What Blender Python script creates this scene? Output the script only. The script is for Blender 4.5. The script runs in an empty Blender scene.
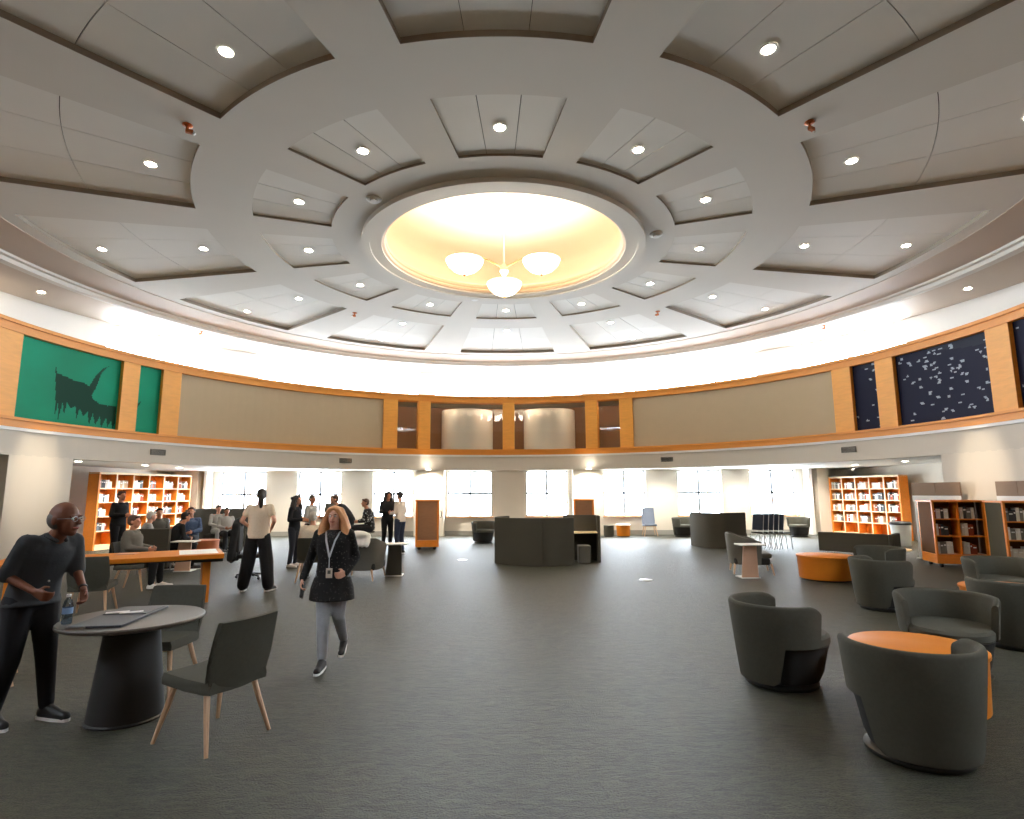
import bpy, bmesh, math, random
from mathutils import Vector, Matrix
random.seed(7)
ADDED_UPLIGHT = 3
PI = math.pi
R_ = math.radians
scene = bpy.context.scene
COL = scene.collection

# ------------------------------------------------------------------ materials
MATS = {}
def lin(c):
    return tuple(((v/255)/12.92 if v/255 <= .04045 else ((v/255+.055)/1.055)**2.4) for v in c)
def mat(name, rgb, rough=.6, metal=0, var=.0, scale=8, bump=0, bscale=60, spec=.5, emit=None, estr=0, sheen=0):
    """procedural principled material; rgb is the sRGB colour of the stuff itself"""
    if name in MATS: return MATS[name]
    m = bpy.data.materials.new(name); m.use_nodes = True
    nt = m.node_tree; n = nt.nodes; l = nt.links
    b = n['Principled BSDF']
    c = lin(rgb)
    b.inputs['Base Color'].default_value = (*c, 1)
    b.inputs['Roughness'].default_value = rough
    b.inputs['Metallic'].default_value = metal
    b.inputs['Specular IOR Level'].default_value = spec
    if sheen: b.inputs['Sheen Weight'].default_value = sheen
    if emit:
        b.inputs['Emission Color'].default_value = (*lin(emit), 1); b.inputs['Emission Strength'].default_value = estr
    tc = n.new('ShaderNodeTexCoord')
    if var:
        nz = n.new('ShaderNodeTexNoise'); nz.inputs['Scale'].default_value = scale; nz.inputs['Detail'].default_value = 4
        l.new(tc.outputs['Object'], nz.inputs['Vector'])
        mx = n.new('ShaderNodeMix'); mx.data_type = 'RGBA'
        mx.inputs[6].default_value = (*[v*(1-var) for v in c], 1); mx.inputs[7].default_value = (*[min(1, v*(1+var)) for v in c], 1)
        l.new(nz.outputs['Fac'], mx.inputs[0]); l.new(mx.outputs[2], b.inputs['Base Color'])
    if bump:
        nz = n.new('ShaderNodeTexNoise'); nz.inputs['Scale'].default_value = bscale; nz.inputs['Detail'].default_value = 3
        l.new(tc.outputs['Object'], nz.inputs['Vector'])
        bp = n.new('ShaderNodeBump'); bp.inputs['Strength'].default_value = bump; bp.inputs['Distance'].default_value = .01
        l.new(nz.outputs['Fac'], bp.inputs['Height']); l.new(bp.outputs['Normal'], b.inputs['Normal'])
    MATS[name] = m
    return m
def wood(name, rgb, rough=.4, stretch=(1, 1, 9), var=.16):
    m = mat(name, rgb, rough)
    nt = m.node_tree; n = nt.nodes; l = nt.links; b = n['Principled BSDF']; c = lin(rgb)
    tc = n.new('ShaderNodeTexCoord'); mp = n.new('ShaderNodeMapping')
    mp.inputs['Scale'].default_value = stretch
    nz = n.new('ShaderNodeTexNoise'); nz.inputs['Scale'].default_value = 3; nz.inputs['Detail'].default_value = 6; nz.inputs['Distortion'].default_value = .6
    l.new(tc.outputs['Object'], mp.inputs['Vector']); l.new(mp.outputs['Vector'], nz.inputs['Vector'])
    mx = n.new('ShaderNodeMix'); mx.data_type = 'RGBA'
    mx.inputs[6].default_value = (*[v*(1-var) for v in c], 1); mx.inputs[7].default_value = (*[min(1, v*(1+var)) for v in c], 1)
    l.new(nz.outputs['Fac'], mx.inputs[0]); l.new(mx.outputs[2], b.inputs['Base Color'])
    return m
def glass(name, tint=(255, 255, 255), gl=.08, rough=.02):
    m = bpy.data.materials.new(name); m.use_nodes = True
    nt = m.node_tree; n = nt.nodes; l = nt.links
    for x in list(n): n.remove(x)
    o = n.new('ShaderNodeOutputMaterial'); t = n.new('ShaderNodeBsdfTransparent'); g = n.new('ShaderNodeBsdfGlossy'); mx = n.new('ShaderNodeMixShader')
    t.inputs['Color'].default_value = (*lin(tint), 1); g.inputs['Roughness'].default_value = rough
    mx.inputs[0].default_value = gl
    l.new(t.outputs[0], mx.inputs[1]); l.new(g.outputs[0], mx.inputs[2]); l.new(mx.outputs[0], o.inputs['Surface'])
    MATS[name] = m
    return m
def carpet_mat():
    m = mat('carpet', (58, 57, 49), .5, spec=.5)
    nt = m.node_tree; n = nt.nodes; l = nt.links; b = n['Principled BSDF']
    tc = n.new('ShaderNodeTexCoord'); mp = n.new('ShaderNodeMapping'); mp.inputs['Scale'].default_value = (1, 3.2, 1)
    l.new(tc.outputs['Object'], mp.inputs['Vector'])
    a = n.new('ShaderNodeTexNoise'); a.inputs['Scale'].default_value = 7; a.inputs['Detail'].default_value = 7; a.inputs['Roughness'].default_value = .7; a.inputs['Distortion'].default_value = 1.2
    l.new(mp.outputs['Vector'], a.inputs['Vector'])
    v = n.new('ShaderNodeTexNoise'); v.inputs['Scale'].default_value = 90; v.inputs['Detail'].default_value = 3
    l.new(tc.outputs['Object'], v.inputs['Vector'])
    ad = n.new('ShaderNodeMath'); ad.operation = 'ADD'; l.new(a.outputs['Fac'], ad.inputs[0]); l.new(v.outputs['Fac'], ad.inputs[1])
    cr = n.new('ShaderNodeMapRange'); cr.inputs['From Min'].default_value = .82; cr.inputs['From Max'].default_value = 1.16
    l.new(ad.outputs[0], cr.inputs['Value'])
    mx = n.new('ShaderNodeMix'); mx.data_type = 'RGBA'
    mx.inputs[6].default_value = (*lin((24, 24, 15)), 1); mx.inputs[7].default_value = (*lin((72, 72, 52)), 1)
    l.new(cr.outputs[0], mx.inputs[0]); l.new(mx.outputs[2], b.inputs['Base Color'])
    bp = n.new('ShaderNodeBump'); bp.inputs['Strength'].default_value = 1.0; bp.inputs['Distance'].default_value = .02
    l.new(ad.outputs[0], bp.inputs['Height']); l.new(bp.outputs['Normal'], b.inputs['Normal'])
    return m
def speckle_mat(name, base, dot, scale=60, thr=.24, rough=.85):
    m = mat(name, base, rough)
    nt = m.node_tree; n = nt.nodes; l = nt.links; b = n['Principled BSDF']
    tc = n.new('ShaderNodeTexCoord'); v = n.new('ShaderNodeTexVoronoi'); v.inputs['Scale'].default_value = scale
    l.new(tc.outputs['Object'], v.inputs['Vector'])
    lt = n.new('ShaderNodeMath'); lt.operation = 'LESS_THAN'; lt.inputs[1].default_value = thr
    l.new(v.outputs['Distance'], lt.inputs[0])
    mx = n.new('ShaderNodeMix'); mx.data_type = 'RGBA'
    mx.inputs[6].default_value = (*lin(base), 1); mx.inputs[7].default_value = (*lin(dot), 1)
    l.new(lt.outputs[0], mx.inputs[0]); l.new(mx.outputs[2], b.inputs['Base Color'])
    return m

m_carpet = carpet_mat()
m_ceil = mat('ceiling_paint', (220, 216, 208), .75, var=.03, scale=1.5)
m_ceilpanel = mat('ceiling_panel_paint', (234, 232, 226), .7, var=.02, scale=2)
m_reveal = mat('reveal_shade', (160, 149, 134), .8)  # darker than the ceiling: shade of the coffer reveals put into the colour
m_gap = mat('joint_dark', (70, 66, 60), .9)
m_outerceil = mat('ceiling_band_bounce', (196, 180, 164), .7)  # brownish: light bounced off the orange wood is put into the colour
m_wall = mat('wall_paint', (214, 205, 190), .7, var=.03, scale=1.2)
m_fascia = mat('fascia_paint', (204, 196, 182), .7)
m_taupe = mat('infill_fabric', (188, 170, 140), .85, var=.04, scale=3, bump=.1)
m_white = mat('white_paint', (235, 234, 230), .6)
m_wood = wood('honey_wood', (240, 166, 66), .5, (1, 1, 6))
m_woodH = wood('honey_wood_rail', (228, 148, 50), .5, (1, 1, 30))
m_case = wood('orange_maple', (232, 136, 40), .42, (3, 3, 8))
m_edge = wood('pale_edge', (255, 226, 180), .45, (4, 4, 4), .04)
m_brownpanel = wood('brown_panel', (150, 108, 76), .5, (2, 2, 7))
m_darkpanel = mat('brown_laminate', (98, 66, 40), .9, spec=.15, var=.08, scale=20)
m_greypanel = mat('grey_green_laminate', (88, 84, 70), .9, spec=.15, var=.06, scale=20)
m_taupescreen = mat('taupe_screen', (140, 118, 98), .75, var=.05, scale=20)
m_fab = mat('charcoal_fabric', (80, 79, 70), .9, var=.12, scale=40, bump=.25, bscale=300, spec=.25)
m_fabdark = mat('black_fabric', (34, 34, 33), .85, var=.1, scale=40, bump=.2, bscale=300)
m_fabmid = mat('grey_fabric', (96, 94, 86), .9, var=.08, scale=40, bump=.25, bscale=300)
m_booth = mat('booth_felt', (76, 73, 63), .92, var=.08, scale=60, bump=.25, bscale=300)
m_blue = mat('slate_blue_fabric', (112, 122, 138), .85, var=.1, scale=50)
m_legwood = wood('beech_leg', (214, 178, 142), .5, (8, 8, 2), .1)
m_tabletop = mat('dark_laminate_top', (72, 65, 57), .38, var=.06, scale=30)
m_tablebase = mat('charcoal_base', (34, 34, 34), .55)
m_orangelam = wood('orange_laminate', (206, 122, 34), .5, (2, 2, 2), .08)
m_orangelam.node_tree.nodes['Principled BSDF'].inputs['Specular IOR Level'].default_value = .2
m_steel = mat('brushed_steel', (175, 175, 172), .3, metal=1)
m_steeldk = mat('dull_steel', (84, 84, 82), .45, metal=1)
m_black = mat('black_plastic', (24, 24, 25), .45)
m_copper = mat('copper_brass', (190, 110, 60), .4, metal=.7)
m_sill = wood('window_sill_wood', (222, 160, 96), .5, (2, 9, 9), .08)
m_mullion = mat('mullion_grey', (140, 144, 152), .5)
m_glass = glass('window_glass')
m_glassroom = glass('interior_glass', (240, 242, 240), .025)
m_plaster = mat('dome_plaster', (226, 206, 184), .6)
m_lip = mat('dome_lip', (232, 208, 178), .5)
m_lens = mat('lamp_lens', (255, 250, 240), .4, emit=(255, 244, 226), estr=26)
m_bowl = mat('alabaster_glow', (255, 240, 215), .4, emit=(255, 236, 205), estr=3)
m_cove = mat('cove_lamp', (255, 230, 190), .4, emit=(255, 222, 184), estr=.7)
m_paper = mat('paper', (240, 240, 238), .7)
m_skin1 = mat('skin_brown', (112, 62, 38), .55, var=.05, scale=20)
m_skin2 = mat('skin_light', (222, 166, 140), .55, var=.04, scale=20)
m_skin3 = mat('skin_tan', (190, 130, 100), .55, var=.04, scale=20)

# ------------------------------------------------------------------ mesh builder
class MB:
    def __init__(s): s.v = []; s.f = []; s.m = []; s.cur = 0
    def add(s, vs, fs):
        o = len(s.v); s.v += [tuple(v) for v in vs]; s.f += [tuple(i+o for i in f) for f in fs]; s.m += [s.cur]*len(fs); return s
    def box(s, cx, cy, cz, sx, sy, sz, rz=0, M=None):
        c, n = math.cos(rz), math.sin(rz); vs = []
        for z in (-1, 1):
            for x, y in ((-1, -1), (1, -1), (1, 1), (-1, 1)):
                X, Y = x*sx/2, y*sy/2
                p = Vector((cx+c*X-n*Y, cy+n*X+c*Y, cz+z*sz/2)); vs.append(M @ p if M else p)
        return s.add(vs, [(3, 2, 1, 0), (4, 5, 6, 7), (0, 1, 5, 4), (1, 2, 6, 5), (2, 3, 7, 6), (3, 0, 4, 7)])
    def rings(s, rings, cap=True, close=True):
        n = len(rings[0]); vs = [p for r in rings for p in r]; fs = []
        for i in range(len(rings)-1):
            for j in range(n if close else n-1):
                k = (j+1) % n
                fs.append((i*n+j, i*n+k, (i+1)*n+k, (i+1)*n+j))
        if cap:
            fs.append(tuple(range(n-1, -1, -1))); fs.append(tuple((len(rings)-1)*n+j for j in range(n)))
        return s.add(vs, fs)
    def lathe(s, prof, c=(0, 0, 0), n=32, cap=True, sx=1, sy=1):
        return s.rings([[(c[0]+sx*r*math.cos(2*PI*j/n), c[1]+sy*r*math.sin(2*PI*j/n), c[2]+z) for j in range(n)] for r, z in prof], cap)
    def tube(s, pts, rad, n=8, cap=True, up=None):
        pts = [Vector(p) for p in pts]
        if not isinstance(rad, (list, tuple)): rad = [rad]*len(pts)
        rg = []; pu = None
        for i, p in enumerate(pts):
            t = (pts[min(i+1, len(pts)-1)]-pts[max(i-1, 0)]).normalized()
            u = pu if pu is not None else (Vector((0, 0, 1)) if abs(t.z) < .9 else Vector((1, 0, 0)))
            a = t.cross(u).normalized(); b = a.cross(t).normalized(); pu = b
            r = rad[i]; rx, ry = (r if isinstance(r, tuple) else (r, r))
            rg.append([p+a*rx*math.cos(2*PI*j/n)+b*ry*math.sin(2*PI*j/n) for j in range(n)])
        return s.rings([list(reversed(r)) for r in rg], cap)
    def ball(s, c, r, n=12, m=8):
        c = Vector(c); rx, ry, rz = r if isinstance(r, tuple) else (r, r, r)
        rg = []
        for i in range(m+1):
            a = -PI/2+PI*i/m; q = max(math.cos(a), .03)
            rg.append([(c.x+rx*q*math.cos(2*PI*j/n), c.y+ry*q*math.sin(2*PI*j/n), c.z+rz*math.sin(a)) for j in range(n)])
        return s.rings(rg)
    def cap(s, p, q, r1, r2, n=12):
        p, q = Vector(p), Vector(q); s.ball(p, r1, n, 6); s.ball(q, r2, n, 6); return s.tube([p, q], [r1, r2], n)
    def limb(s, pts, rs, n=12):
        for i in range(len(pts)-1): s.cap(pts[i], pts[i+1], rs[i], rs[i+1], n)
        return s
    def poly(s, pts, z0, z1):
        """vertical prism from a plan outline (ccw)"""
        n = len(pts)
        return s.rings([[(x, y, z0) for x, y in pts], [(x, y, z1) for x, y in pts]])
    def build(s, name, mats, parent=None, smooth=False, bevel=0, seg=2, solid=0, subd=0, angle=40):
        me = bpy.data.meshes.new(name); me.from_pydata(s.v, [], s.f); me.validate()
        mats = mats if isinstance(mats, (list, tuple)) else [mats]
        for m in mats: me.materials.append(m)
        if len(mats) > 1 and len(me.polygons) == len(s.m):
            me.polygons.foreach_set('material_index', s.m)
        bm = bmesh.new(); bm.from_mesh(me); bmesh.ops.recalc_face_normals(bm, faces=bm.faces)
        bm.to_mesh(me); bm.free()
        if smooth:
            me.polygons.foreach_set('use_smooth', [True]*len(me.polygons))
            try: me.set_sharp_from_angle(angle=R_(angle))
            except Exception: pass
        o = bpy.data.objects.new(name, me); COL.objects.link(o)
        if parent is not None: o.parent = parent
        if solid:
            md = o.modifiers.new('s', 'SOLIDIFY'); md.thickness = solid; md.offset = 0
        if bevel:
            md = o.modifiers.new('b', 'BEVEL'); md.width = bevel; md.segments = seg; md.limit_method = 'ANGLE'; md.angle_limit = R_(35)
            if not smooth:
                me.polygons.foreach_set('use_smooth', [True]*len(me.polygons))
                md.harden_normals = True
        if subd:
            md = o.modifiers.new('u', 'SUBSURF'); md.levels = subd; md.render_levels = subd
        return o

def remesh(mb, name, mt, parent, voxel=.01, smooth=6):
    me = bpy.data.meshes.new('tmp'); me.from_pydata(mb.v, [], mb.f)
    bm = bmesh.new(); bm.from_mesh(me); bmesh.ops.recalc_face_normals(bm, faces=bm.faces); bm.to_mesh(me); bm.free()
    t = bpy.data.objects.new('tmp', me); COL.objects.link(t)
    r = t.modifiers.new('r', 'REMESH'); r.mode = 'VOXEL'; r.voxel_size = voxel
    if smooth:
        q = t.modifiers.new('s', 'SMOOTH'); q.factor = .5; q.iterations = smooth
    dg = bpy.context.evaluated_depsgraph_get()
    out = bpy.data.meshes.new_from_object(t.evaluated_get(dg))
    bpy.data.objects.remove(t); bpy.data.meshes.remove(me)
    out.name = name; out.materials.clear(); out.materials.append(mt)
    out.polygons.foreach_set('use_smooth', [True]*len(out.polygons)); out.update()
    o = bpy.data.objects.new(name, out); COL.objects.link(o)
    if parent is not None: o.parent = parent
    return o

def tag(o, label=None, cat=None, group=None, kind=None):
    if label: o['label'] = label
    if cat: o['category'] = cat
    if group: o['group'] = group
    if kind: o['kind'] = kind
    return o
def thing(name, label, cat, loc=(0, 0, 0), rz=0, group=None):
    o = bpy.data.objects.new(name, None); COL.objects.link(o); o.location = loc; o.rotation_euler = (0, 0, rz)
    o.empty_display_size = .1
    return tag(o, label, cat, group)
def dup(root, loc, rz, label=None, group=None, scale=None):
    def cp(o, par):
        c = o.copy(); COL.objects.link(c); c.parent = par
        for ch in kids[o.name]: cp(ch, c)
        return c
    kids = {}
    def walk(o):
        kids[o.name] = list(o.children)
        for ch in o.children: walk(ch)
    walk(root)
    c = cp(root, None); c.location = loc; c.rotation_euler = (0, 0, rz)
    if scale: c.scale = scale
    if label: c['label'] = label
    if group: c['group'] = group
    return c

# ------------------------------------------------------------------ rotunda numbers
H = 5.4; CX, CY, RR = -.166, 12.417, 11.03
ZC = 7.1                                   # ceiling plane
def P(r, az, z):                           # az in degrees, 0 = away from the camera, + = right
    a = R_(az); return (CX+r*math.sin(a), CY+r*math.cos(a), z)
def arc(a0, a1, step=1.5):
    n = max(1, int(math.ceil(abs(a1-a0)/step))); return [a0+(a1-a0)*i/n for i in range(n+1)]
def ringwall(mb, r0, r1, z0, z1, a0, a1, step=1.5):
    """solid curved block between two radii, two heights and two azimuths"""
    rg = [[P(r0, a, z0), P(r0, a, z1), P(r1, a, z1), P(r1, a, z0)] for a in arc(a0, a1, step)]
    full = abs(a1-a0) >= 359.9
    return mb.rings(rg, cap=not full)
def struct(mb, name, m, parent=None, **k):
    o = mb.build(name, m, parent, **k)
    if parent is None: o['kind'] = 'structure'
    return o

# ------------------------------------------------------------------ room shell
struct(MB().box(0, 9.8, -.05, 28.6, 29, .1), 'floor', m_carpet)
E_ = 125
# ceiling plate with the openings of the 24 coffers
ceil = MB()
def sheet(mb, r0, r1, a0, a1, z=ZC, step=1.5):
    A = arc(a0, a1, step); n = len(A)
    return mb.add([P(r0, a, z) for a in A]+[P(r1, a, z) for a in A], [(i, i+1, n+i+1, n+i) for i in range(n-1)])
sheet(ceil, 2.72, 3.73, -180, 180)
A0, A1 = math.degrees(.1842), math.degrees(.190)
R0, R1, R2, R3 = 3.73, 5.196, 6.21, 9.69
for k in range(12):
    c = k*30
    sheet(ceil, R0, R1, c+A0, c+30-A0); sheet(ceil, R2, R3, c+A1, c+30-A1)
sheet(ceil, R1, R2, -180, 180); sheet(ceil, R3, 10.05, -180, 180)
ceiling = struct(ceil, 'ceiling', m_ceil)
b = MB(); sheet(b, 10.05, 14.4, -180, 180)
ringwall(b, 10.0, 10.05, ZC-.012, ZC, -180, 180)
b.build('outer_band', m_outerceil, ceiling)
b = MB()
for (a, c, z0, z1) in ((11.28, 11.46, ZC-.16, ZC), (11.46, 11.66, ZC-.09, ZC), (11.16, 11.28, ZC-.06, ZC)):
    ringwall(b, a, c, z0, z1, -180, 180)
b.build('cornice', m_ceil, ceiling)
b = MB(); ringwall(b, 2.95, 3.12, ZC-.10, ZC, -180, 180); ringwall(b, 2.70, 2.95, ZC-.07, ZC, -180, 180)
b.build('medallion_ring', m_ceil, ceiling)
# coffers: reveal walls, tiles with open joints, dark backing
def coffer(k, r0, r1, ha, d, nr, na):
    c = k*30; b = MB()
    A = arc(c-ha, c+ha, 1.5); t = .03
    b.cur = 0
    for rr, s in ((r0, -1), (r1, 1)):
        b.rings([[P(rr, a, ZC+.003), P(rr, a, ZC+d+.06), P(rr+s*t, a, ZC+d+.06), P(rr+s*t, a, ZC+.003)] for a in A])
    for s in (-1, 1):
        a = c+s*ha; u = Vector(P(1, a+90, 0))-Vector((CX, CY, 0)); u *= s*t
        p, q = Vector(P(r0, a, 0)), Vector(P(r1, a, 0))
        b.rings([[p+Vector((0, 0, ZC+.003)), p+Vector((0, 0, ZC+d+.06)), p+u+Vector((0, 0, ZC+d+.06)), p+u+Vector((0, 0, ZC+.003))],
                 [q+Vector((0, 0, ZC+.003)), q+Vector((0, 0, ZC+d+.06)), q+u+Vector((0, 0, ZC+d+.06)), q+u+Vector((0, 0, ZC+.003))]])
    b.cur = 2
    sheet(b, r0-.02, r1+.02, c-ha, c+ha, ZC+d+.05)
    b.cur = 1
    g = .012
    for i in range(nr):
        for j in range(na):
            ra, rb = r0+(r1-r0)*i/nr+g/2*(i > 0), r0+(r1-r0)*(i+1)/nr-g/2*(i < nr-1)
            ga = math.degrees(g/2/((ra+rb)/2))
            aa, ab = c-ha+2*ha*j/na+ga*(j > 0), c-ha+2*ha*(j+1)/na-ga*(j < na-1)
            ringwall(b, ra, rb, ZC+d, ZC+d+.03, aa, ab, 2)
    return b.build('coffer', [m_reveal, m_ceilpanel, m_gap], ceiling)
for k in range(12):
    coffer(k, R0, R1, A0, .045, 1, 3)
    coffer(k, R2, R3, A1, .095, 2, 3)
# dome
b = MB()
prof = [(2.72, -.07), (2.72, .10), (2.66, .12), (2.66, .18), (2.80, .20), (3.02, .22), (3.02, .46), (2.96, .62)]
for i in range(1, 13):
    t = i/12*PI/2; prof.append((2.96*math.cos(t)+.02, .62+1.0*math.sin(t)))
b.lathe(prof, (CX, CY, ZC), 96, cap=False)
b.build('dome', m_plaster, ceiling, smooth=True, angle=30)
b = MB(); b.lathe([(2.72, .0), (2.64, .02), (2.62, .06), (2.66, .09), (2.62, .12), (2.60, .17), (2.66, .2), (2.72, .2), (2.72, 0)], (CX, CY, ZC-.04), 96, cap=False)
b.build('dome_lip', m_lip, ceiling, smooth=True, angle=30)
b = MB(); ringwall(b, 2.84, 2.90, ZC+.225, ZC+.26, -180, 180, 3); b.build('cove_lamp', m_cove, ceiling)
# unseen slab and ring added to block stray daylight, leaving only the windows
b = MB(); b.lathe([(14.6, 9.0), (14.6, 9.1)], (CX, CY, 0), 64); struct(b, 'light_block_slab', m_white)
b = MB(); ringwall(b, 14.4, 14.6, ZC-.05, 9.05, -180, 180, 4); struct(b, 'trim_90', m_white)

# upper drum : rails, posts, infills
n_trim = [0]
def trim(mb, m, **k):
    n_trim[0] += 1; return struct(mb, 'trim_%d' % n_trim[0], m, **k)
b = MB(); ringwall(b, RR-.02, RR+.45, 5.34, 5.58, -E_, E_); ringwall(b, RR-.07, RR+.1, 5.52, 5.60, -E_, E_); trim(b, m_woodH)
b = MB(); ringwall(b, RR-.04, RR+.45, 3.20, 3.41, -E_, E_); ringwall(b, RR-.10, RR+.1, 3.36, 3.42, -E_, E_); trim(b, m_woodH)
b = MB(); ringwall(b, RR-.03, RR+.3, 3.13, 3.20, -E_, E_); trim(b, m_white)
b = MB(); ringwall(b, RR+.03, RR+.33, 2.58, 3.13, -E_, E_); struct(b, 'wall_fascia', m_fascia)
posts = [(-114, 2.8), (-96.5, 2.8), (-89.3, 3.2), (-71.8, 2.6), (-65.3, 3.0), (-24.6, 2.9), (-17.6, 2.5), (.1, 2.5), (17.6, 2.5), (24.8, 2.7), (65.4, 3.1), (72.4, 2.8), (89.2, 3.2), (96.5, 2.8), (114, 2.8)]
for a, w in posts:
    b = MB(); ringwall(b, RR, RR+.42, 3.41, 5.34, a-w/2, a+w/2, .8); trim(b, m_wood)
def infill(a0, a1, r, m, name='wall_infill'):
    b = MB(); ringwall(b, r, r+.08, 3.41, 5.34, a0, a1); return struct(b, name, m)
infill(-64, -26, RR+.10, m_taupe, 'wall_drum_left'); infill(26, 64, RR+.10, m_taupe, 'wall_drum_right')
# ledge behind the rail, floor and end walls of the drum
b = MB(); ringwall(b, RR+.3, 13.75, 5.46, 5.56, -E_, E_); struct(b, 'trim_80', mat('ledge_grey', (132, 130, 126), .8))
b = MB(); ringwall(b, RR+.3, 13.75, 3.0, 3.12, -E_, E_); struct(b, 'floor_gallery', m_white)
b = MB(); ringwall(b, 13.6, 13.75, 3.1, 5.5, -E_, E_); struct(b, 'wall_gallery', m_brownpanel)
for i, s in enumerate((-1, 1)):
    b = MB(); ringwall(b, RR, 14.4, 0, ZC, s*E_, s*(E_+1)); struct(b, 'wall_end_'+('left', 'right')[i], m_wall)
# dividing walls of the gallery recess
for i, a in enumerate((-26, 26, -64, 64)):
    b = MB(); ringwall(b, RR+.2, 13.6, 3.1, 5.46, a-.4, a+.4); struct(b, 'wall_recess_%s' % ('left', 'right', 'outer_left', 'outer_right')[i], m_brownpanel)
# rounded white shafts standing in the gallery behind the middle openings
for i, a in enumerate((-8.0, 8.0)):
    b = MB(); c = P(12.95, a, 3.12)
    b.lathe([(1.12, 0), (1.12, 2.1)], c, 48); tag(b.build('column', m_white, None, smooth=True), 'structure', None, None, 'structure')
    bpy.context.scene.collection.objects[-1]['label'] = ('rounded pale shaft behind the opening left of the central post', 'rounded pale shaft behind the opening right of the central post')[i]
# glass in the middle openings
b = MB(); ringwall(b, RR+.30, RR+.31, 3.41, 5.34, -23.2, 23.4); struct(b, 'window_20', m_glassroom)

# murals --------------------------------------------------------------------
def inside(x, y, poly):
    c = False; j = len(poly)-1
    for i in range(len(poly)):
        xi, yi = poly[i]; xj, yj = poly[j]
        if (yi > y) != (yj > y) and x < (xj-xi)*(y-yi)/(yj-yi)+xi: c = not c
        j = i
    return c
def green_mat():
    m = mat('mural_green', (20, 140, 105), .6, spec=.15)
    nt = m.node_tree; n = nt.nodes; l = nt.links; b = n['Principled BSDF']
    tc = n.new('ShaderNodeTexCoord'); nz = n.new('ShaderNodeTexNoise'); nz.inputs['Scale'].default_value = .8; nz.inputs['Detail'].default_value = 5
    l.new(tc.outputs['Object'], nz.inputs['Vector'])
    mx = n.new('ShaderNodeMix'); mx.data_type = 'RGBA'
    mx.inputs[6].default_value = (*lin((30, 122, 88)), 1); mx.inputs[7].default_value = (*lin((0, 160, 124)), 1)
    l.new(nz.outputs['Fac'], mx.inputs[0]); l.new(mx.outputs[2], b.inputs['Base Color'])
    return m
m_green = green_mat(); m_greendk = mat('mural_dark_green', (4, 60, 42), .6, spec=.15)
m_navy = mat('mural_navy', (20, 22, 48), .6, spec=.15, var=.3, scale=.7); m_star = mat('mural_dash', (170, 180, 190), .6, spec=.15)
m_navy2 = mat('mural_grey_wash', (38, 44, 58), .6, spec=.15)
# the standing beast of the green mural, in panel coordinates (u 0..1 to the right, v 0..1 upwards)
beast = [(.36, .62), (.38, .54), (.46, .53), (.56, .50), (.64, .50), (.69, .47), (.72, .55), (.75, .62), (.80, .70), (.86, .74), (.80, .66), (.785, .60), (.77, .52), (.745, .44),
         (.72, .38), (.74, .34), (.80, .30), (.88, .29), (.97, .30), (.97, .10), (.95, .04), (.93, .13), (.90, .05), (.88, .16), (.84, .03), (.82, .16), (.78, .06), (.75, .18), (.72, .05),
         (.70, .19), (.66, .14), (.62, .22), (.60, .10), (.58, .24), (.54, .20), (.50, .26), (.48, .12), (.46, .26), (.43, .05), (.42, .27), (.40, .10), (.385, .34), (.37, .48)]
def mural(name, a0, a1, label, mats, paint, extra=None, group=None):
    nu, nv = int((a1-a0)*8), 64; b = MB(); r = RR+.12
    vs = [P(r, a0+(a1-a0)*i/nu, 3.40+1.95*j/nv) for j in range(nv+1) for i in range(nu+1)]
    b.v = vs
    for j in range(nv):
        for i in range(nu):
            b.f.append((j*(nu+1)+i, j*(nu+1)+i+1, (j+1)*(nu+1)+i+1, (j+1)*(nu+1)+i)); b.m.append(paint((i+.5)/nu, (j+.5)/nv))
    o = b.build('mural_panel', mats, None, solid=.03)
    return tag(o, label, 'mural', group)
mural('m', -87.7, -73.1, 'green mural with a dark dripping animal silhouette, high on the drum', [m_green, m_greendk], lambda u, v: 1 if inside(u*.97+.01, v*.82+.015, beast) else 0)
mural('m', -70.5, -66.8, 'narrow green mural strip between two wood posts, beside the large green mural', [m_green, m_greendk], lambda u, v: 1 if inside(u, v, [(.0, .20), (.06, .42), (.25, .47), (.1, .36), (.12, .22)]) else 0)
rs = random.Random(4)
def dashes(n, du, dv, s=0):
    L = []
    rr = random.Random(n+s)
    for i in range(n):
        u, v = rr.random()*.96+.02, rr.random()**.8*.94+.03
        L.append((u, v, (rr.uniform(-.5, .3)), rr.uniform(.6, 1)))
    def f(u, v):
        for (a, b_, t, k) in L:
            x, y = (u-a)/du, (v-b_)/dv
            if abs(x) > 2 or abs(y) > 2: continue
            X = x*math.cos(t)+y*math.sin(t); Y = -x*math.sin(t)+y*math.cos(t)
            if X*X/(k*k)+Y*Y*7 < 1: return 1
        return 2 if (v > .90+.04*math.sin(u*5) and u > .35) else 0
    return f
mural('m', 73.9, 87.5, 'dark navy mural scattered with pale dashes, wide panel high on the drum', [m_navy, m_star, m_navy2], dashes(76, .024, .036))
mural('m', 67.0, 71.0, 'narrow dark navy mural strip between two wood posts, beside the wide navy mural', [m_navy, m_star, m_navy2], dashes(12, .09, .03, 3))
mural('m', 90.8, 104, 'dark grey-blue mural panel at the picture edge, past the last wood post', [m_navy, m_star, m_navy2], dashes(20, .02, .03, 9))
mural('m', -104, -90.9, 'black-green mural panel at the picture edge, before the first wood post', [mat('mural_black', (16, 22, 22), .35)], lambda u, v: 0)

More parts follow.
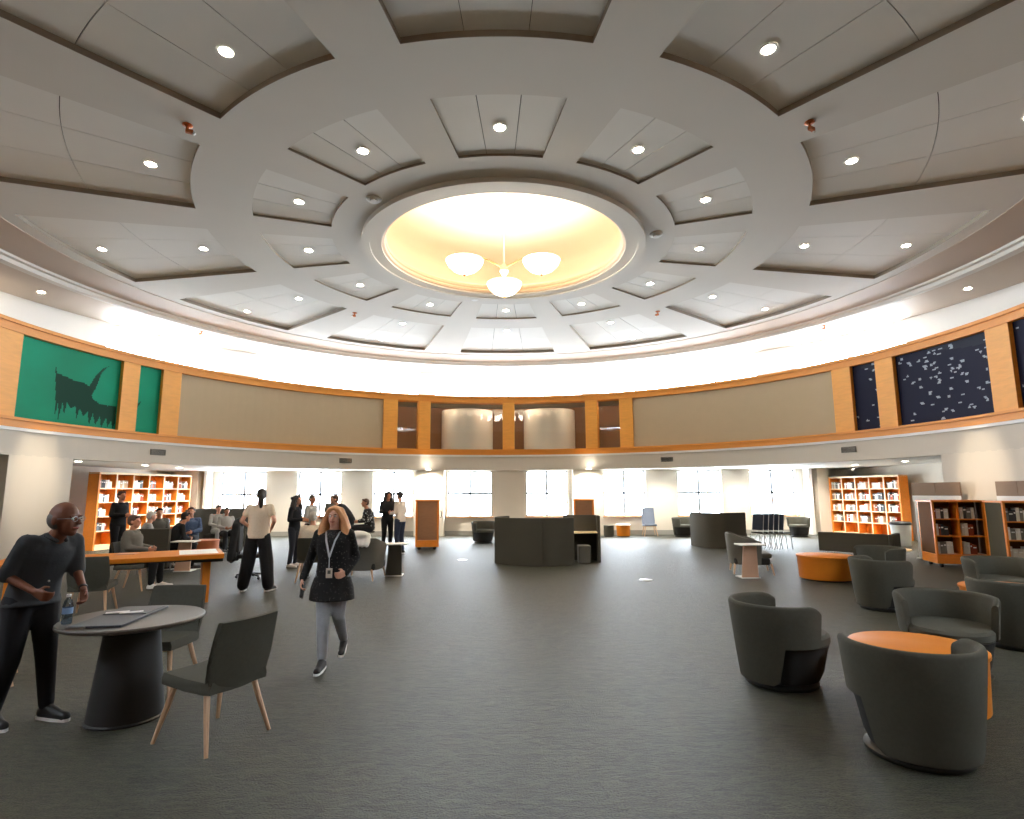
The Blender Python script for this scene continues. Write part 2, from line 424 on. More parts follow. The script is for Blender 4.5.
# clerestory : wall pieces and windows round the back
cw = [(-67, -51), (-45, -17), (-14, 14), (17, 45), (51, 67)]
b = MB(); edges = [-E_]+[e for w in cw for e in w]+[E_]
for i in range(0, len(edges), 2): ringwall(b, 13.75, 13.95, 5.4, ZC, edges[i], edges[i+1])
for w in cw:
    ringwall(b, 13.75, 13.95, 5.4, 5.72, *w); ringwall(b, 13.75, 13.95, 7.0, ZC, *w)
struct(b, 'wall_clerestory', m_white)
for i, w in enumerate(cw):
    t = tag(bpy.data.objects.new('window_%d' % (i+10), None), None, None, None, 'structure'); COL.objects.link(t)
    b = MB(); ringwall(b, 13.85, 13.86, 5.72, 7.0, *w); b.build('pane', m_glass, t)
    b = MB(); n = max(2, int((w[1]-w[0])/7))
    for k in range(n+1):
        a = w[0]+(w[1]-w[0])*k/n; ringwall(b, 13.8, 13.9, 5.72, 7.0, a-.12, a+.12)
    b.build('window_frame', m_white, t)
# gallery and lower walls ------------------------------------------------------
def lowwall(a0, a1, name):
    b = MB(); ringwall(b, RR+.03, RR+.28, 0, 2.6, a0, a1); struct(b, name, m_wall)
    b = MB(); ringwall(b, RR+.005, RR+.03, 0, .1, a0, a1); struct(b, name.replace('wall', 'baseboard'), m_greypanel)
lowwall(-87.6, -79, 'wall_left'); lowwall(-E_, -100, 'wall_left_rear'); lowwall(79.4, E_, 'wall_right')
# soffit over the outer aisle
b = MB(); XO, YF, YB = 13.9, 23.62, 4.6
rg = []
for a in arc(-E_, E_, 2.5):
    s, c = math.sin(R_(a)), math.cos(R_(a)); t = 1e9
    for lim, comp, o in ((XO+.2, s, CX), (YF+.3, c, CY)):
        if comp > 1e-6: t = min(t, (lim-o)/comp)
    if s < -1e-6: t = min(t, (-XO-.2-CX)/s)
    if c < -1e-6: t = min(t, (YB-.1-CY)/c)
    rg.append([P(RR+.2, a, 2.60), P(RR+.2, a, 2.68), (CX+s*t, CY+c*t, 2.68), (CX+s*t, CY+c*t, 2.60)])
b.rings(rg); struct(b, 'ceiling_aisle', m_white)
# window wall
wins = [(-12.1+.25, -10.0), (-8.72, -6.95), (-5.65, -4.02), (-2.62, -.82), (.55, 2.25), (3.70, 5.40), (6.72, 8.48), (9.65, 11.5)]
Z0, Z1 = .74, 2.56
b = MB(); xs = [-XO]+[x for w in wins for x in w]+[XO]
for i in range(0, len(xs), 2): b.box((xs[i]+xs[i+1])/2, YF+.15, 1.3, xs[i+1]-xs[i], .3, 2.6)
for w in wins:
    b.box(sum(w)/2, YF+.15, Z0/2, w[1]-w[0], .3, Z0); b.box(sum(w)/2, YF+.15, (Z1+2.6)/2, w[1]-w[0], .3, 2.6-Z1)
struct(b, 'wall_far', m_wall)
b = MB(); b.box(0, YF-.012, .09, 2*XO, .025, .18); struct(b, 'baseboard_far', mat('baseboard_grey', (150, 148, 140), .6))
for i, w in enumerate(wins):
    t = tag(bpy.data.objects.new('window_%d' % (i+1), None), None, None, None, 'structure'); COL.objects.link(t)
    cx, ww = sum(w)/2, w[1]-w[0]; t.location = (cx, YF+.18, 0)
    b = MB(); b.box(0, .0, (Z0+Z1)/2, ww, .008, Z1-Z0); b.build('pane', m_glass, t)
    b = MB(); f = .05
    for s in (-1, 1): b.box(s*(ww/2-f/2), 0, (Z0+Z1)/2, f, .07, Z1-Z0)
    b.box(0, 0, Z0+f/2, ww, .07, f); b.box(0, 0, Z1-f/2, ww, .07, f)
    b.box(0, 0, (Z0+Z1)/2, .085, .06, Z1-Z0); b.box(0, 0, 1.66, ww, .06, .085)
    b.build('window_frame', m_mullion, t)
    b = MB(); b.box(0, -.21, Z0-.02, ww+.1, .12, .04); b.build('window_sill', m_sill, t, bevel=.005)
# piers on the far side of the ring, standing proud of the window wall
for i, (x0, x1) in enumerate(((-3.9, -2.72), (2.42, 3.58))):
    b = MB(); b.box((x0+x1)/2, YF-.22, 1.3, x1-x0, .44, 2.6); struct(b, 'wall_pier_'+('left', 'right')[i], m_wall)
# pilasters near the room corners
for i, (x, w) in enumerate(((-12.75, .5), (-12.2, .12), (12.35, .45), (11.85, .14))):
    b = MB(); b.box(x, YF-.25, 1.3, w, .5, 2.6); struct(b, 'wall_pilaster_'+('left', 'left_narrow', 'right', 'right_narrow')[i], m_wall if i % 2 == 0 else m_white)
# side and back walls; unseen near and back ones dark brown to absorb light
b = MB(); b.box(-XO-.1, 14.1, 1.3, .2, 19.2, 2.6); struct(b, 'wall_west', m_wall)
b = MB(); b.box(XO+.1, 14.1, 1.3, .2, 19.2, 2.6); b.box(13.4, 17.1, 1.3, 1.0, .5, 2.6); struct(b, 'wall_east', m_taupescreen if False else m_wall)
for i, s in enumerate((-1, 1)):
    b = MB(); b.box(s*12.7, YB-.1, 1.3, 2.9, .2, 2.6); struct(b, 'wall_return_'+('left', 'right')[i], m_wall)
    b = MB(); b.box(s*11.9, .3, 3.6, .2, 8.8, 7.2); struct(b, 'wall_near_'+('left', 'right')[i], m_darkpanel)
b = MB(); b.box(0, -4.1, 3.6, 24, .2, 7.2); struct(b, 'wall_back', m_darkpanel)
b = MB(); b.box(0, -2.5, ZC+.1, 24, 3.4, .2); struct(b, 'ceiling_rear', m_ceil)

#@@LIGHTS
# ------------------------------------------------------------------ ceiling fixtures
clock = {}
def oclock(az):                           # picture clock: 12 = nearest the camera, 3 = right
    k = round((180-az)/30) % 12
    return k if k else 12
def fixture_downlight():
    t = thing('downlight', 'x', 'ceiling light')
    b = MB(); b.lathe([(.085, .0), (.115, -.012), (.115, -.02), (.085, -.015), (.08, .03)], n=20, cap=False); b.build('trim_ring', m_white, t, smooth=True)
    b = MB(); b.lathe([(.001, -.004), (.084, -.004), (.084, .01), (.001, .01)], n=20, cap=False); b.build('lens', m_lens, t)
    return t
dl0 = fixture_downlight(); first = [True]
def put_dl(pos, label, group):
    if first[0]:
        first[0] = False; dl0.location = pos; dl0['label'] = label; dl0['group'] = group; return dl0
    return dup(dl0, pos, 0, label, group)
spots = []
def spot(pos, tgt, power, angle=70, blend=.8, col=(1, .86, .68), rad=.07):
    L = bpy.data.lights.new('spot_lamp', 'SPOT'); L.energy = power; L.spot_size = R_(angle); L.spot_blend = blend; L.color = col; L.shadow_soft_size = rad
    o = bpy.data.objects.new('spot_lamp', L); COL.objects.link(o); o.location = pos
    d = Vector(tgt)-Vector(pos); o.rotation_euler = d.to_track_quat('-Z', 'Y').to_euler(); return o
DLP = 9
for k in range(12):
    az = k*30
    p = P(4.42, az, ZC+.043); put_dl(p, 'small round downlight in the inner coffer at %d o\'clock of the dome' % oclock(az), 'inner ring downlights')
    if k % 2 == 0: spot((p[0], p[1], p[2]-.05), (p[0], p[1], 0), DLP*1.6, 95)
    p = P(6.8, az, ZC+.093); put_dl(p, 'round downlight toward the dome in the large coffer at %d o\'clock' % oclock(az), 'outer ring downlights')
    if k % 2 == 1: spot((p[0], p[1], p[2]-.05), (p[0], p[1], 0), DLP*1.6, 95)
    if 60 < (az+180) % 360 < 300:
        pass
    p = P(9.1, az, ZC+.093)
    if abs(((az+180) % 360)-180) <= 120 and az not in (0,):
        put_dl(p, 'round downlight at the rim end of the large coffer at %d o\'clock' % oclock(az), 'rim downlights')
for a in (-78.6, -66.8, -50, -33, 33, 50, 66.5, 78.4):
    p = P(12.75, a, ZC-.004); put_dl(p, 'downlight in the soffit above the %s clerestory, %s' % ('left' if a < 0 else 'right', {79: 'nearest the picture edge', 67: 'second from the picture edge', 78: 'nearest the picture edge', 66: 'second from the picture edge', 50: 'third from the picture edge', 33: 'fourth from the picture edge'}[round(abs(a)) if abs(a) != 66.5 else 66]), 'soffit downlights')
# adjustable coffer lamps that wash the lower walls and piers
for a, pw in ((-84, 520), (85, 520), (-16.3, 420), (16.3, 420)):
    s = P(7.6, a, ZC+.05); spot(s, P(RR+.05, a, 2.05), pw, 17, 1.0, (1, .84, .62), .05)
# glow at the drum ends: small wall washers on the ledge
for a in (-84, -92, 90, 97):
    t = thing('wall_washer', 'small lamp on the ledge behind the rail, %s end' % ('left' if a < 0 else 'right'), 'lamp', P(12.6, a, 5.56), R_(-a), 'ledge lamps')
    b = MB(); b.box(0, 0, .05, .3, .12, .1); b.build('housing', m_white, t, bevel=.01)
    b = MB(); b.box(0, 0, .105, .26, .09, .01); b.build('lens', m_cove, t)
    spot(P(12.6, a, 5.72), P(13.7, a, 6.7), 18, 120, 1, (1, .82, .6))
# strip added behind the rail to brighten the far ceiling, tilted up and inwards
b = MB(); rg = []
for a in arc(-44, 44, 2): rg.append([P(11.20, a, 5.56), P(11.19, a, 5.58), P(11.31, a, 5.61), P(11.34, a, 5.56)])
b.rings(rg); t = tag(b.build('added_uplight_housing', m_white), None, None, None, 'structure')
b = MB(); rg = [[P(11.19, a, 5.585), P(11.19, a, 5.59), P(11.31, a, 5.62), P(11.31, a, 5.615)] for a in arc(-44, 44, 2)]
b.rings(rg); b.build('added_uplight_strip', mat('added_uplight', (255, 255, 255), .5, emit=(238, 245, 255), estr=ADDED_UPLIGHT), t)
# downlights of the aisle soffit
for i, (x, y) in enumerate(((-11.3, 22.2), (-7.9, 22.5), (-3.3, 22.75), (3.0, 22.75), (6.0, 22.5), (9.1, 22.5), (-11.5, 20.0), (-11.6, 18.3), (-12.0, 16.0), (11.3, 22.2), (12.0, 20.3), (12.2, 18.0))):
    put_dl((x, y, 2.598), 'small downlight in the low aisle ceiling, %s' % ('by the left windows', 'by the left windows', 'before the left pier', 'before the right pier', 'by the right windows', 'by the right windows', 'beside the left bookcase', 'beside the left bookcase', 'near the left bookcase end', 'by the right windows', 'beside the right bookcase', 'beside the right bookcase')[i], 'aisle downlights')
    spot((x, y, 2.55), (x, y+(.35 if i in (2, 3) else 0), 0), 200 if i in (2, 3) else 110, 150, 1, (1, .91, .78), .06)
# smoke detectors and sprinklers
t0 = None
for i, (r, a, w) in enumerate(((3.36, -135, 'left of the dome rim'), (3.34, 104.6, 'right of the dome rim'), (3.30, -15.3, 'beyond the far dome rim'))):
    lab = 'white round smoke detector '+w
    if t0 is None:
        t0 = thing('smoke_detector', lab, 'smoke detector', P(r, a, ZC), 0, 'smoke detectors')
        b = MB(); b.lathe([(.14, 0), (.14, -.02), (.11, -.045)], n=28); b.build('base', m_white, t0, smooth=True)
        b = MB(); b.lathe([(.085, -.045), (.08, -.065), (.02, -.07)], n=24); b.build('sensor_cap', m_paper, t0, smooth=True)
    else: dup(t0, P(r, a, ZC), 0, lab)
t0 = None
for i, (r, a, w, zz) in enumerate(((6.49, -134.7, 'between the large coffers at 10 and 11 o\'clock', ZC), (6.47, 134.9, 'between the large coffers at 1 and 2 o\'clock', ZC), (6.4, -45.7, 'between the coffers at 7 and 8 o\'clock', ZC), (6.4, 45.8, 'between the coffers at 4 and 5 o\'clock', ZC),
        (12.1, -58, 'in the soffit left of the ceiling, past the cornice', ZC), (12.1, 60, 'in the soffit right of the ceiling, past the cornice', ZC))):
    lab = 'copper coloured sprinkler head '+w
    if t0 is None:
        t0 = thing('sprinkler_head', lab, 'sprinkler', P(r, a, zz), .4, 'sprinkler heads')
        b = MB(); b.lathe([(.07, 0), (.07, -.012), (.03, -.03)], n=20); b.build('flange', m_copper, t0, smooth=True)
        b = MB(); b.tube([(0, 0, -.02), (0, 0, -.09)], .022, 10); b.box(.03, 0, -.10, .10, .05, .05); b.build('nozzle', m_copper, t0)
        b = MB(); b.tube([(.07, 0, -.10), (.10, 0, -.13)], .022, 10); b.build('lens', m_paper, t0)
    else: dup(t0, P(r, a, zz), a*.05, lab)
# air grilles in the fascia
t0 = None
for a, w in ((-66.6, 'below the left murals'), (-33.3, 'left of the middle windows'), (32.7, 'right of the middle windows'), (65.6, 'below the right murals')):
    lab = 'small grey air grille in the fascia '+w
    if t0 is None:
        t0 = thing('air_grille', lab, 'vent', P(RR+.025, a, 2.9), R_(-a), 'fascia air grilles')
        b = MB(); b.box(0, -.01, 0, .46, .02, .03, 0); b.v = []; b.f = []; b.m = []
        for z in (-.075, .075): b.box(0, -.01, z, .46, .02, .02)
        for x in (-.22, .22): b.box(x, -.01, 0, .02, .02, .15)
        b.build('grille_frame', mat('grille_grey', (120, 116, 106), .6), t0)
        b = MB()
        for z in range(-3, 4): b.box(0, -.008, z*.018, .42, .012, .008)
        b.build('slats', mat('grille_dark', (84, 82, 76), .6), t0)
    else: dup(t0, P(RR+.025, a, 2.9), R_(-a), lab)
# chandelier : three alabaster bowls
ch = thing('chandelier', 'lit chandelier of three glowing alabaster bowls hanging in the dome', 'chandelier', (CX, CY, 6.3))
b = MB(); b.tube([(0, 0, .25), (0, 0, 2.35)], .02, 10); b.lathe([(.16, 2.3), (.12, 2.38)], n=20); b.lathe([(.03, .2), (.1, .32), (.06, .45), (.03, .5)], n=20); b.build('stem', m_lip, ch, smooth=True)  # stem pale: the glare washing it out is put into its colour
for (x, y, z) in ((-.85, -.42, .12), (.82, -.42, .12), (0, .62, -.02)):
    b = MB(); b.tube([(0, 0, .4), (x*.5, y*.5, z+.42), (x, y, z+.3)], .015, 8); b.build('arm', m_copper, ch)
    b = MB(); b.lathe([(.02, -.03), (.12, 0), (.26, .07), (.36, .17), (.41, .28), (.39, .28), (.34, .19), (.24, .09), (.1, .02)], (x, y, z), 32, cap=True); bw = b.build('bowl', m_bowl, ch, smooth=True)
    b = MB(); b.ball((x, y, z-.045), .03); b.build('finial', m_copper, bw)
def point(pos, power, col, r=.15):
    L = bpy.data.lights.new('point_light', 'POINT'); L.energy = power; L.color = col; L.shadow_soft_size = r
    o = bpy.data.objects.new('point_light', L); COL.objects.link(o); o.location = pos; return o
for (x, y, z) in ((-.85, -.42, .12), (.82, -.42, .12), (0, .62, -.02)):
    spot((CX+x, CY+y, 6.3+z+.3), (CX+x*.6, CY+y*.6, 9), 145, 122, .9, (1, .96, .90), .15)
point((CX, CY, 6.35), 80, (1, .88, .70), .35)
# point lights added out of sight to brighten the gallery recess
for a in (-20.5, -14, 3, -3, 14, 20.5):
    point(P(11.62, a, 5.42), 8, (1, .8, .58), .06)

# world: overcast white daylight
w = bpy.data.worlds.new('sky'); scene.world = w; w.use_nodes = True
bg = w.node_tree.nodes['Background']; bg.inputs[0].default_value = (.80, .90, 1.0, 1); bg.inputs[1].default_value = 12.0
# light portals just outside the glazing help sample the daylight
def portal(loc, sx, sy, rot):
    L = bpy.data.lights.new('window_portal', 'AREA'); L.shape = 'RECTANGLE'; L.size = sx; L.size_y = sy; L.cycles.is_portal = True
    o = bpy.data.objects.new('window_portal', L); COL.objects.link(o); o.location = loc; o.rotation_euler = rot
for wv in wins: portal((sum(wv)/2, YF+.32, (Z0+Z1)/2), wv[1]-wv[0], Z1-Z0, (-PI/2, 0, 0))
for wv in cw:
    n = max(1, round((wv[1]-wv[0])/7))
    for k in range(n):
        a = wv[0]+(wv[1]-wv[0])*(k+.5)/n; ww = (wv[1]-wv[0])/n
        portal(P(14.0, a, 6.36), 14*R_(ww), 1.3, (-PI/2, 0, R_(-a)))

# camera
cam = bpy.data.cameras.new('camera'); co = bpy.data.objects.new('camera', cam); COL.objects.link(co)
cam.sensor_width = 36; cam.lens = 577.47*36/1024; cam.clip_start = .05; cam.clip_end = 200
co.matrix_world = Matrix.Translation((0, 0, 1.70)) @ Matrix.Rotation(PI/2+.1425, 4, 'X') @ Matrix.Rotation(-.0044, 4, 'Z')
scene.camera = co
scene.view_settings.view_transform = 'Standard'; scene.view_settings.look = 'None'; scene.view_settings.gamma = 1
scene.view_settings.use_curve_mapping = False; scene.view_settings.exposure = 1.65
# ================================================================== FURNITURE
def rot2(x, y, a): return (x*math.cos(a)-y*math.sin(a), x*math.sin(a)+y*math.cos(a))
def face(dx, dy): return math.atan2(dx, -dy)        # rotation that turns local -Y to (dx, dy)

# --- swivel barrel chair ------------------------------------------------------
def barrel_chair(label):
    t = thing('barrel_chair', label, 'armchair', (0, 0, 0), 0, 'barrel lounge chairs')
    # curved shell: open toward -Y, narrow at the floor, wide at the rim, rounded front corners
    A = [(-118+236*i/28) for i in range(29)]         # 0 = straight back (+Y)
    def rad(z): return .335+.085*(z/.72)**.8
    rg = []
    for a in A:
        e = max(0, (abs(a)-100)/18)                  # corner rounding
        zt = .72-.05*e*e; zb = .05 if abs(a) < 58 else .05+(.32)*min(1, (abs(a)-58)/8)
        s, c = math.sin(R_(a)), math.cos(R_(a)); th = .055
        prof = []
        zs = [zb, zb+(zt-zb)*.33, zb+(zt-zb)*.66, zt-.03]
        for z in zs: prof.append((rad(z), z))
        prof += [(rad(zt)-.012, zt-.006), (rad(zt)-.028, zt), (rad(zt)-.046, zt-.008)]
        for z in reversed(zs): prof.append((rad(z)-th, z))
        rg.append([(r*s, r*c, z) for r, z in prof])
    b = MB().rings(rg); b.build('backrest', m_fab, t, smooth=True, angle=55)
    # seat drum with a front nose
    def outline(k, z, grow=0):
        pts = []
        for i in range(36):
            a = 2*PI*i/36; x, y = math.sin(a), math.cos(a)
            r = k; yy = y*r; xx = x*r
            if y < 0: yy = y*r*1.22
            pts.append((xx, yy, z))
        return pts
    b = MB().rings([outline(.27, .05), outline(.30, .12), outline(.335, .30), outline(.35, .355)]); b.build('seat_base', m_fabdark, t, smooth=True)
    b = MB().rings([outline(.345, .355), outline(.358, .37), outline(.358, .425), outline(.335, .45), outline(.2, .456)]); b.build('seat', m_fab, t, smooth=True)
    b = MB().lathe([(.30, .0), (.31, .012), (.31, .03), (.27, .05)], n=36); b.build('swivel_base', m_steeldk, t, smooth=True)
    return t
bc = barrel_chair('dark grey barrel chair with its back to the viewer, nearest chair at the lower corner')
bc.location = (2.65, 4.06, 0); bc.rotation_euler.z = face(.25, 1)
for (x, y, d, lab) in (
    (2.42, 5.50, (1, .1), 'grey barrel chair standing alone on the carpet, seat turned to the right'),
    (4.12, 5.72, (-.45, -.9), 'grey barrel chair facing the viewer across the nearest orange round table'),
    (5.42, 8.75, (1, .2), 'grey barrel chair seen from its side, between the lone barrel chair and the bookcases'),
    (6.45, 10.45, (-1, -.2), 'grey barrel chair with black base beside the far orange round table'),
    (7.05, 8.65, (-.25, -1), 'grey barrel chair facing the viewer in front of the book carts'),
    (5.58, 6.68, (.25, 1), 'grey barrel chair cut by the picture edge, its back to the viewer')):
    dup(bc, (x, y, 0), face(*d), lab)
for (x, y, d, lab) in ((-1.0, 20.2, (.5, -1), 'small dark armchair by the windows behind the privacy booth'),
                       (6.55, 22.6, (.6, -1), 'dark armchair by the window left of the high curved booth'),
                       (10.85, 22.3, (-.6, -1), 'dark armchair by the rightmost window')):
    dup(bc, (x, y, 0), face(*d), lab)

# --- round drum tables -------------------------------------------------------
def drum(name, label, loc, r, h, top=m_orangelam, side=m_orangelam, group=None, cat='table'):
    t = thing(name, label, cat, loc, 0, group)
    b = MB().lathe([(r*.93, .03), (r*.97, h-.035)], n=48); b.build('drum_side', side, t, smooth=True)
    b = MB().lathe([(r-.006, h-.035), (r, h-.03), (r, h-.005), (r-.006, h)], n=48); b.build('tabletop', top, t, smooth=True)
    b = MB().lathe([(r*.86, 0), (r*.86, .03)], n=36); b.build('plinth', m_black, t)
    return t
drum('drum_table', 'orange round drum table between the two nearest barrel chairs', (3.27, 4.92, 0), .48, .46, group='orange drum tables')
drum('drum_table', 'orange round drum table half hidden behind barrel chairs at the picture edge', (6.42, 7.75, 0), .52, .46, group='orange drum tables')
drum('drum_table', 'orange round drum table in front of the long grey bench', (6.12, 11.6, 0), .52, .46, group='orange drum tables')
drum('drum_stool', 'small orange drum stool under the window beside the booth', (4.27, 22.7, 0), .27, .46, m_white, m_orangelam, cat='stool')
drum('drum_stool', 'small dark drum stool beside the orange stool under the window', (3.72, 22.75, 0), .2, .42, m_fab, m_fab, cat='stool')
drum('drum_table', 'reddish brown drum table among the seated people, beyond the long table', (-8.35, 15.9, 0), .42, .47, wood('red_brown_side', (186, 104, 56), .4), wood('red_brown_side', (186, 104, 56)))

# --- upholstered dining chair with four splayed wooden legs -----------------
def side_chair(label, fab=m_fab, leg=m_legwood, back_h=.84, group='upholstered chairs with wooden legs'):
    t = thing('side_chair', label, 'chair', (0, 0, 0), 0, group)
    def sec(y, z, w, th, tx=0):
        return [(-w, y, z), (-w*.5, y, z-.004), (w*.5, y, z-.004), (w, y, z), (w, y+tx, z+th), (0, y+tx, z+th-.008), (-w, y+tx, z+th)]
    # seat pad: front at -Y
    rg = []
    for y, z, w in ((-.26, .40, .215), (-.25, .385, .235), (0, .375, .25), (.18, .37, .245), (.24, .37, .23)):
        h = .075 if y > -.26 else .04
        rg.append([(-w, y, z), (w, y, z), (w+.004, y, z+h*.5), (w-.01, y, z+h), (0, y, z+h-.006), (-w+.01, y, z+h), (-w-.004, y, z+h*.5)])
    MB().rings(rg).build('seat', fab, t, smooth=True, angle=50)
    # back: tapering curved panel
    rg = []
    for i in range(11):
        u = -1+2*i/10; rr = []
        for z, w, y in ((.36, .20, .20), (.42, .235, .225), (.56, .25, .255), (.72, .245, .29), (back_h-.01, .235, .318), (back_h, .228, .322)):
            rr.append((u*w, y-.035*u*u+.035, z))
        for z, w, y in ((back_h, .228, .322), (back_h-.01, .235, .318), (.72, .245, .29), (.56, .25, .255), (.42, .235, .225), (.36, .20, .20)):
            rr.append((u*w, y-.035*u*u-.005, z))
        rg.append(rr)
    MB().rings(rg).build('backrest', fab, t, smooth=True, angle=50)
    for sx in (-1, 1):
        for y0, y1 in ((-.17, -.27), (.15, .27)):
            b = MB().tube([(sx*.185, y0, .39), (sx*.215, (y0*.6+y1*.4), .22), (sx*.255, y1, 0)], [(.022, .022), (.019, .019), (.013, .013)], 8); b.build('leg', leg, t, smooth=True)
    b = MB()
    for y in (-.16, .15): b.box(0, y, .375, .36, .03, .03)
    for x in (-.17, .17): b.box(x, 0, .375, .03, .32, .03)
    b.build('seat_frame', leg, t)
    return t
sc0 = side_chair('dark upholstered chair with beech legs, nearest the viewer, turned to the round table')
sc0.location = (-2.13, 4.37, 0); sc0.rotation_euler.z = face(-.9, .42)
for (x, y, d, lab) in ((-3.14, 5.36, (.05, -1), 'dark upholstered chair facing the viewer from behind the round table'),
                       (-5.98, 8.50, (-.35, 1), 'black-backed chair pushed up to the long wooden table, back to the viewer'),
                       (-4.85, 5.5, (.8, .6), 'dark chair behind the leaning man, at the picture edge'),
                       (-3.98, 11.75, (-.2, 1), 'dark chair with pale legs behind the walking woman, holding a seated person')):
    dup(sc0, (x, y, 0), face(*d), lab)
hb = side_chair('tall slate blue chair against the window wall, right of the orange stool', m_blue, m_legwood, 1.07)
hb.location = (5.35, 22.95, 0); hb.rotation_euler.z = face(-.05, -1)

# --- round pedestal table ----------------------------------------------------
t = thing('round_table', 'dark round pedestal table with a tapered solid base, beside the leaning man', 'table', (-2.99, 4.74, 0))
MB().lathe([(.488, .708), (.502, .716), (.502, .732), (.494, .74)], n=72).build('tabletop', m_tabletop, t, smooth=True, angle=30)
MB().lathe([(.262, 0), (.26, .02), (.185, .70), (.185, .708)], n=40).build('pedestal', m_tablebase, t, smooth=True, angle=30)
MB().lathe([(.272, 0), (.272, .012), (.262, .02)], n=40).build('floor_ring', m_black, t)
# things on it
t = thing('laptop', 'dark closed laptop folder lying open-sided on the round table', 'laptop', (-3.07, 4.72, .741), .12)
b = MB(); b.box(0, 0, .008, .36, .74, .016); b.build('base', mat('slate_cover', (66, 70, 78), .5), t, bevel=.004)
b = MB(); b.box(.0, .19, .019, .32, .32, .006); b.build('lid', mat('slate_cover2', (84, 88, 94), .45), t, bevel=.002)
for (x, y, a, lab) in ((-3.16, 4.80, .5, 'white folded paper slip on the dark folder, left one'), (-3.05, 4.80, .5, 'white folded paper slip on the dark folder, right one')):
    b = MB(); b.box(0, 0, 0, .16, .05, .004); o = b.build('paper_slip', m_paper); o.location = (x, y, .766); o.rotation_euler.z = a; tag(o, lab, 'paper', 'paper slips')
b = MB(); b.box(0, 0, 0, .13, .02, .012); o = b.build('pen', m_steel); o.location = (-3.15, 4.34, .747); o.rotation_euler.z = .1; tag(o, 'silver pen lying near the edge of the round table', 'pen')
m_bottle = glass('bottle_plastic', (176, 196, 214), .12, .05)
t = thing('water_bottle', 'clear bluish water bottle standing on the round table by the man', 'bottle', (-3.34, 4.50, .741))
MB().lathe([(.030, 0), (.034, .01), (.034, .05), (.031, .06), (.034, .07), (.034, .13), (.026, .165), (.013, .185), (.013, .2)], n=24).build('bottle_body', m_bottle, t, smooth=True)
MB().lathe([(.0155, .195), (.0155, .215)], n=20).build('cap', m_paper, t)
MB().lathe([(.0345, .075), (.0345, .12)], n=24, cap=False).build('label_band', mat('label_blue', (120, 150, 190), .5), t, smooth=True)

# --- long wooden table -------------------------------------------------------
LA = math.atan2(.454, .89)
t = thing('long_table', 'long wooden table with slab legs running across behind the standing man', 'table', (-6.13, 9.20, 0), LA+.05)
b = MB(); b.box(0, 0, .715, 2.9, 1.1, .07); b.build('tabletop', m_orangelam, t, bevel=.008)
for x in (-1.22, 1.22):
    b = MB(); b.rings([[(x-.05, -.42, 0), (x+.05, -.42, 0), (x+.05, .42, 0), (x-.05, .42, 0)], [(x-.06, -.30, .62), (x+.06, -.30, .62), (x+.06, .30, .62), (x-.06, .30, .62)]])
    b.build('leg', m_orangelam, t, bevel=.006)
    b = MB(); b.box(x, 0, .65, .45, .8, .06); b.build('bracket', m_black, t)
b = MB(); b.box(0, 0, .64, 2.4, .08, .06); b.build('stretcher', m_black, t)
u, v = rot2(1.1, .02, LA+.05)
b = MB(); b.box(0, 0, 0, .55, .8, .004); o = b.build('paper_sheet', m_paper); o.location = (-6.13+u, 9.20+v, .753); o.rotation_euler.z = LA+.05; tag(o, 'large white paper sheet at the end of the long wooden table', 'paper')
u, v = rot2(.1, .25, LA+.05)
b = MB(); b.box(0, 0, 0, .3, .21, .006); o = b.build('booklet', mat('booklet_pink', (206, 150, 130), .6)); o.location = (-6.13+u, 9.20+v, .754); o.rotation_euler.z = .2; tag(o, 'pinkish booklet lying near the middle of the long wooden table', 'booklet')

# --- C shaped laptop tables --------------------------------------------------
def ctable(label, loc, rz, panel, topm=m_white, group='small panel side tables'):
    t = thing('side_table', label, 'table', loc, rz, group)
    b = MB(); b.box(0, 0, .655, .50, .36, .025); b.build('tabletop', topm, t, bevel=.006)
    b = MB(); b.rings([[(-.20, -.02, .02), (.13, -.02, .02), (.13, .02, .02), (-.20, .02, .02)], [(-.14, -.02, .645), (.12, -.02, .645), (.12, .02, .645), (-.14, .02, .645)]]); b.build('panel', panel, t, bevel=.004)
    b = MB(); b.box(-.03, .12, .012, .36, .34, .022); b.build('foot', m_white, t, bevel=.006)
    return t
ctable('side table with a beige panel standing against the grey lounge chair with wooden legs', (4.72, 11.75, 0), .05, wood('beige_panel', (205, 165, 135), .5, (5, 5, 2), .06))
ctable('white-topped side table with beige panel, between grey bench back and brown drum table', (-7.25, 13.1, 0), .1, MATS['beige_panel'])
ctable('white-topped side table with a dark panel, right of the walking woman', (-2.42, 12.25, 0), .08, m_booth)
t = thing('pedestal_table', 'small pale pedestal table in front of the long grey bench', 'table', (7.8, 12.2, 0))
MB().lathe([(.36, .49), (.365, .50), (.36, .515)], n=40).build('tabletop', m_edge, t, smooth=True)
MB().lathe([(.22, 0), (.22, .015), (.04, .03), (.035, .49)], n=24).build('pedestal', m_white, t, smooth=True)

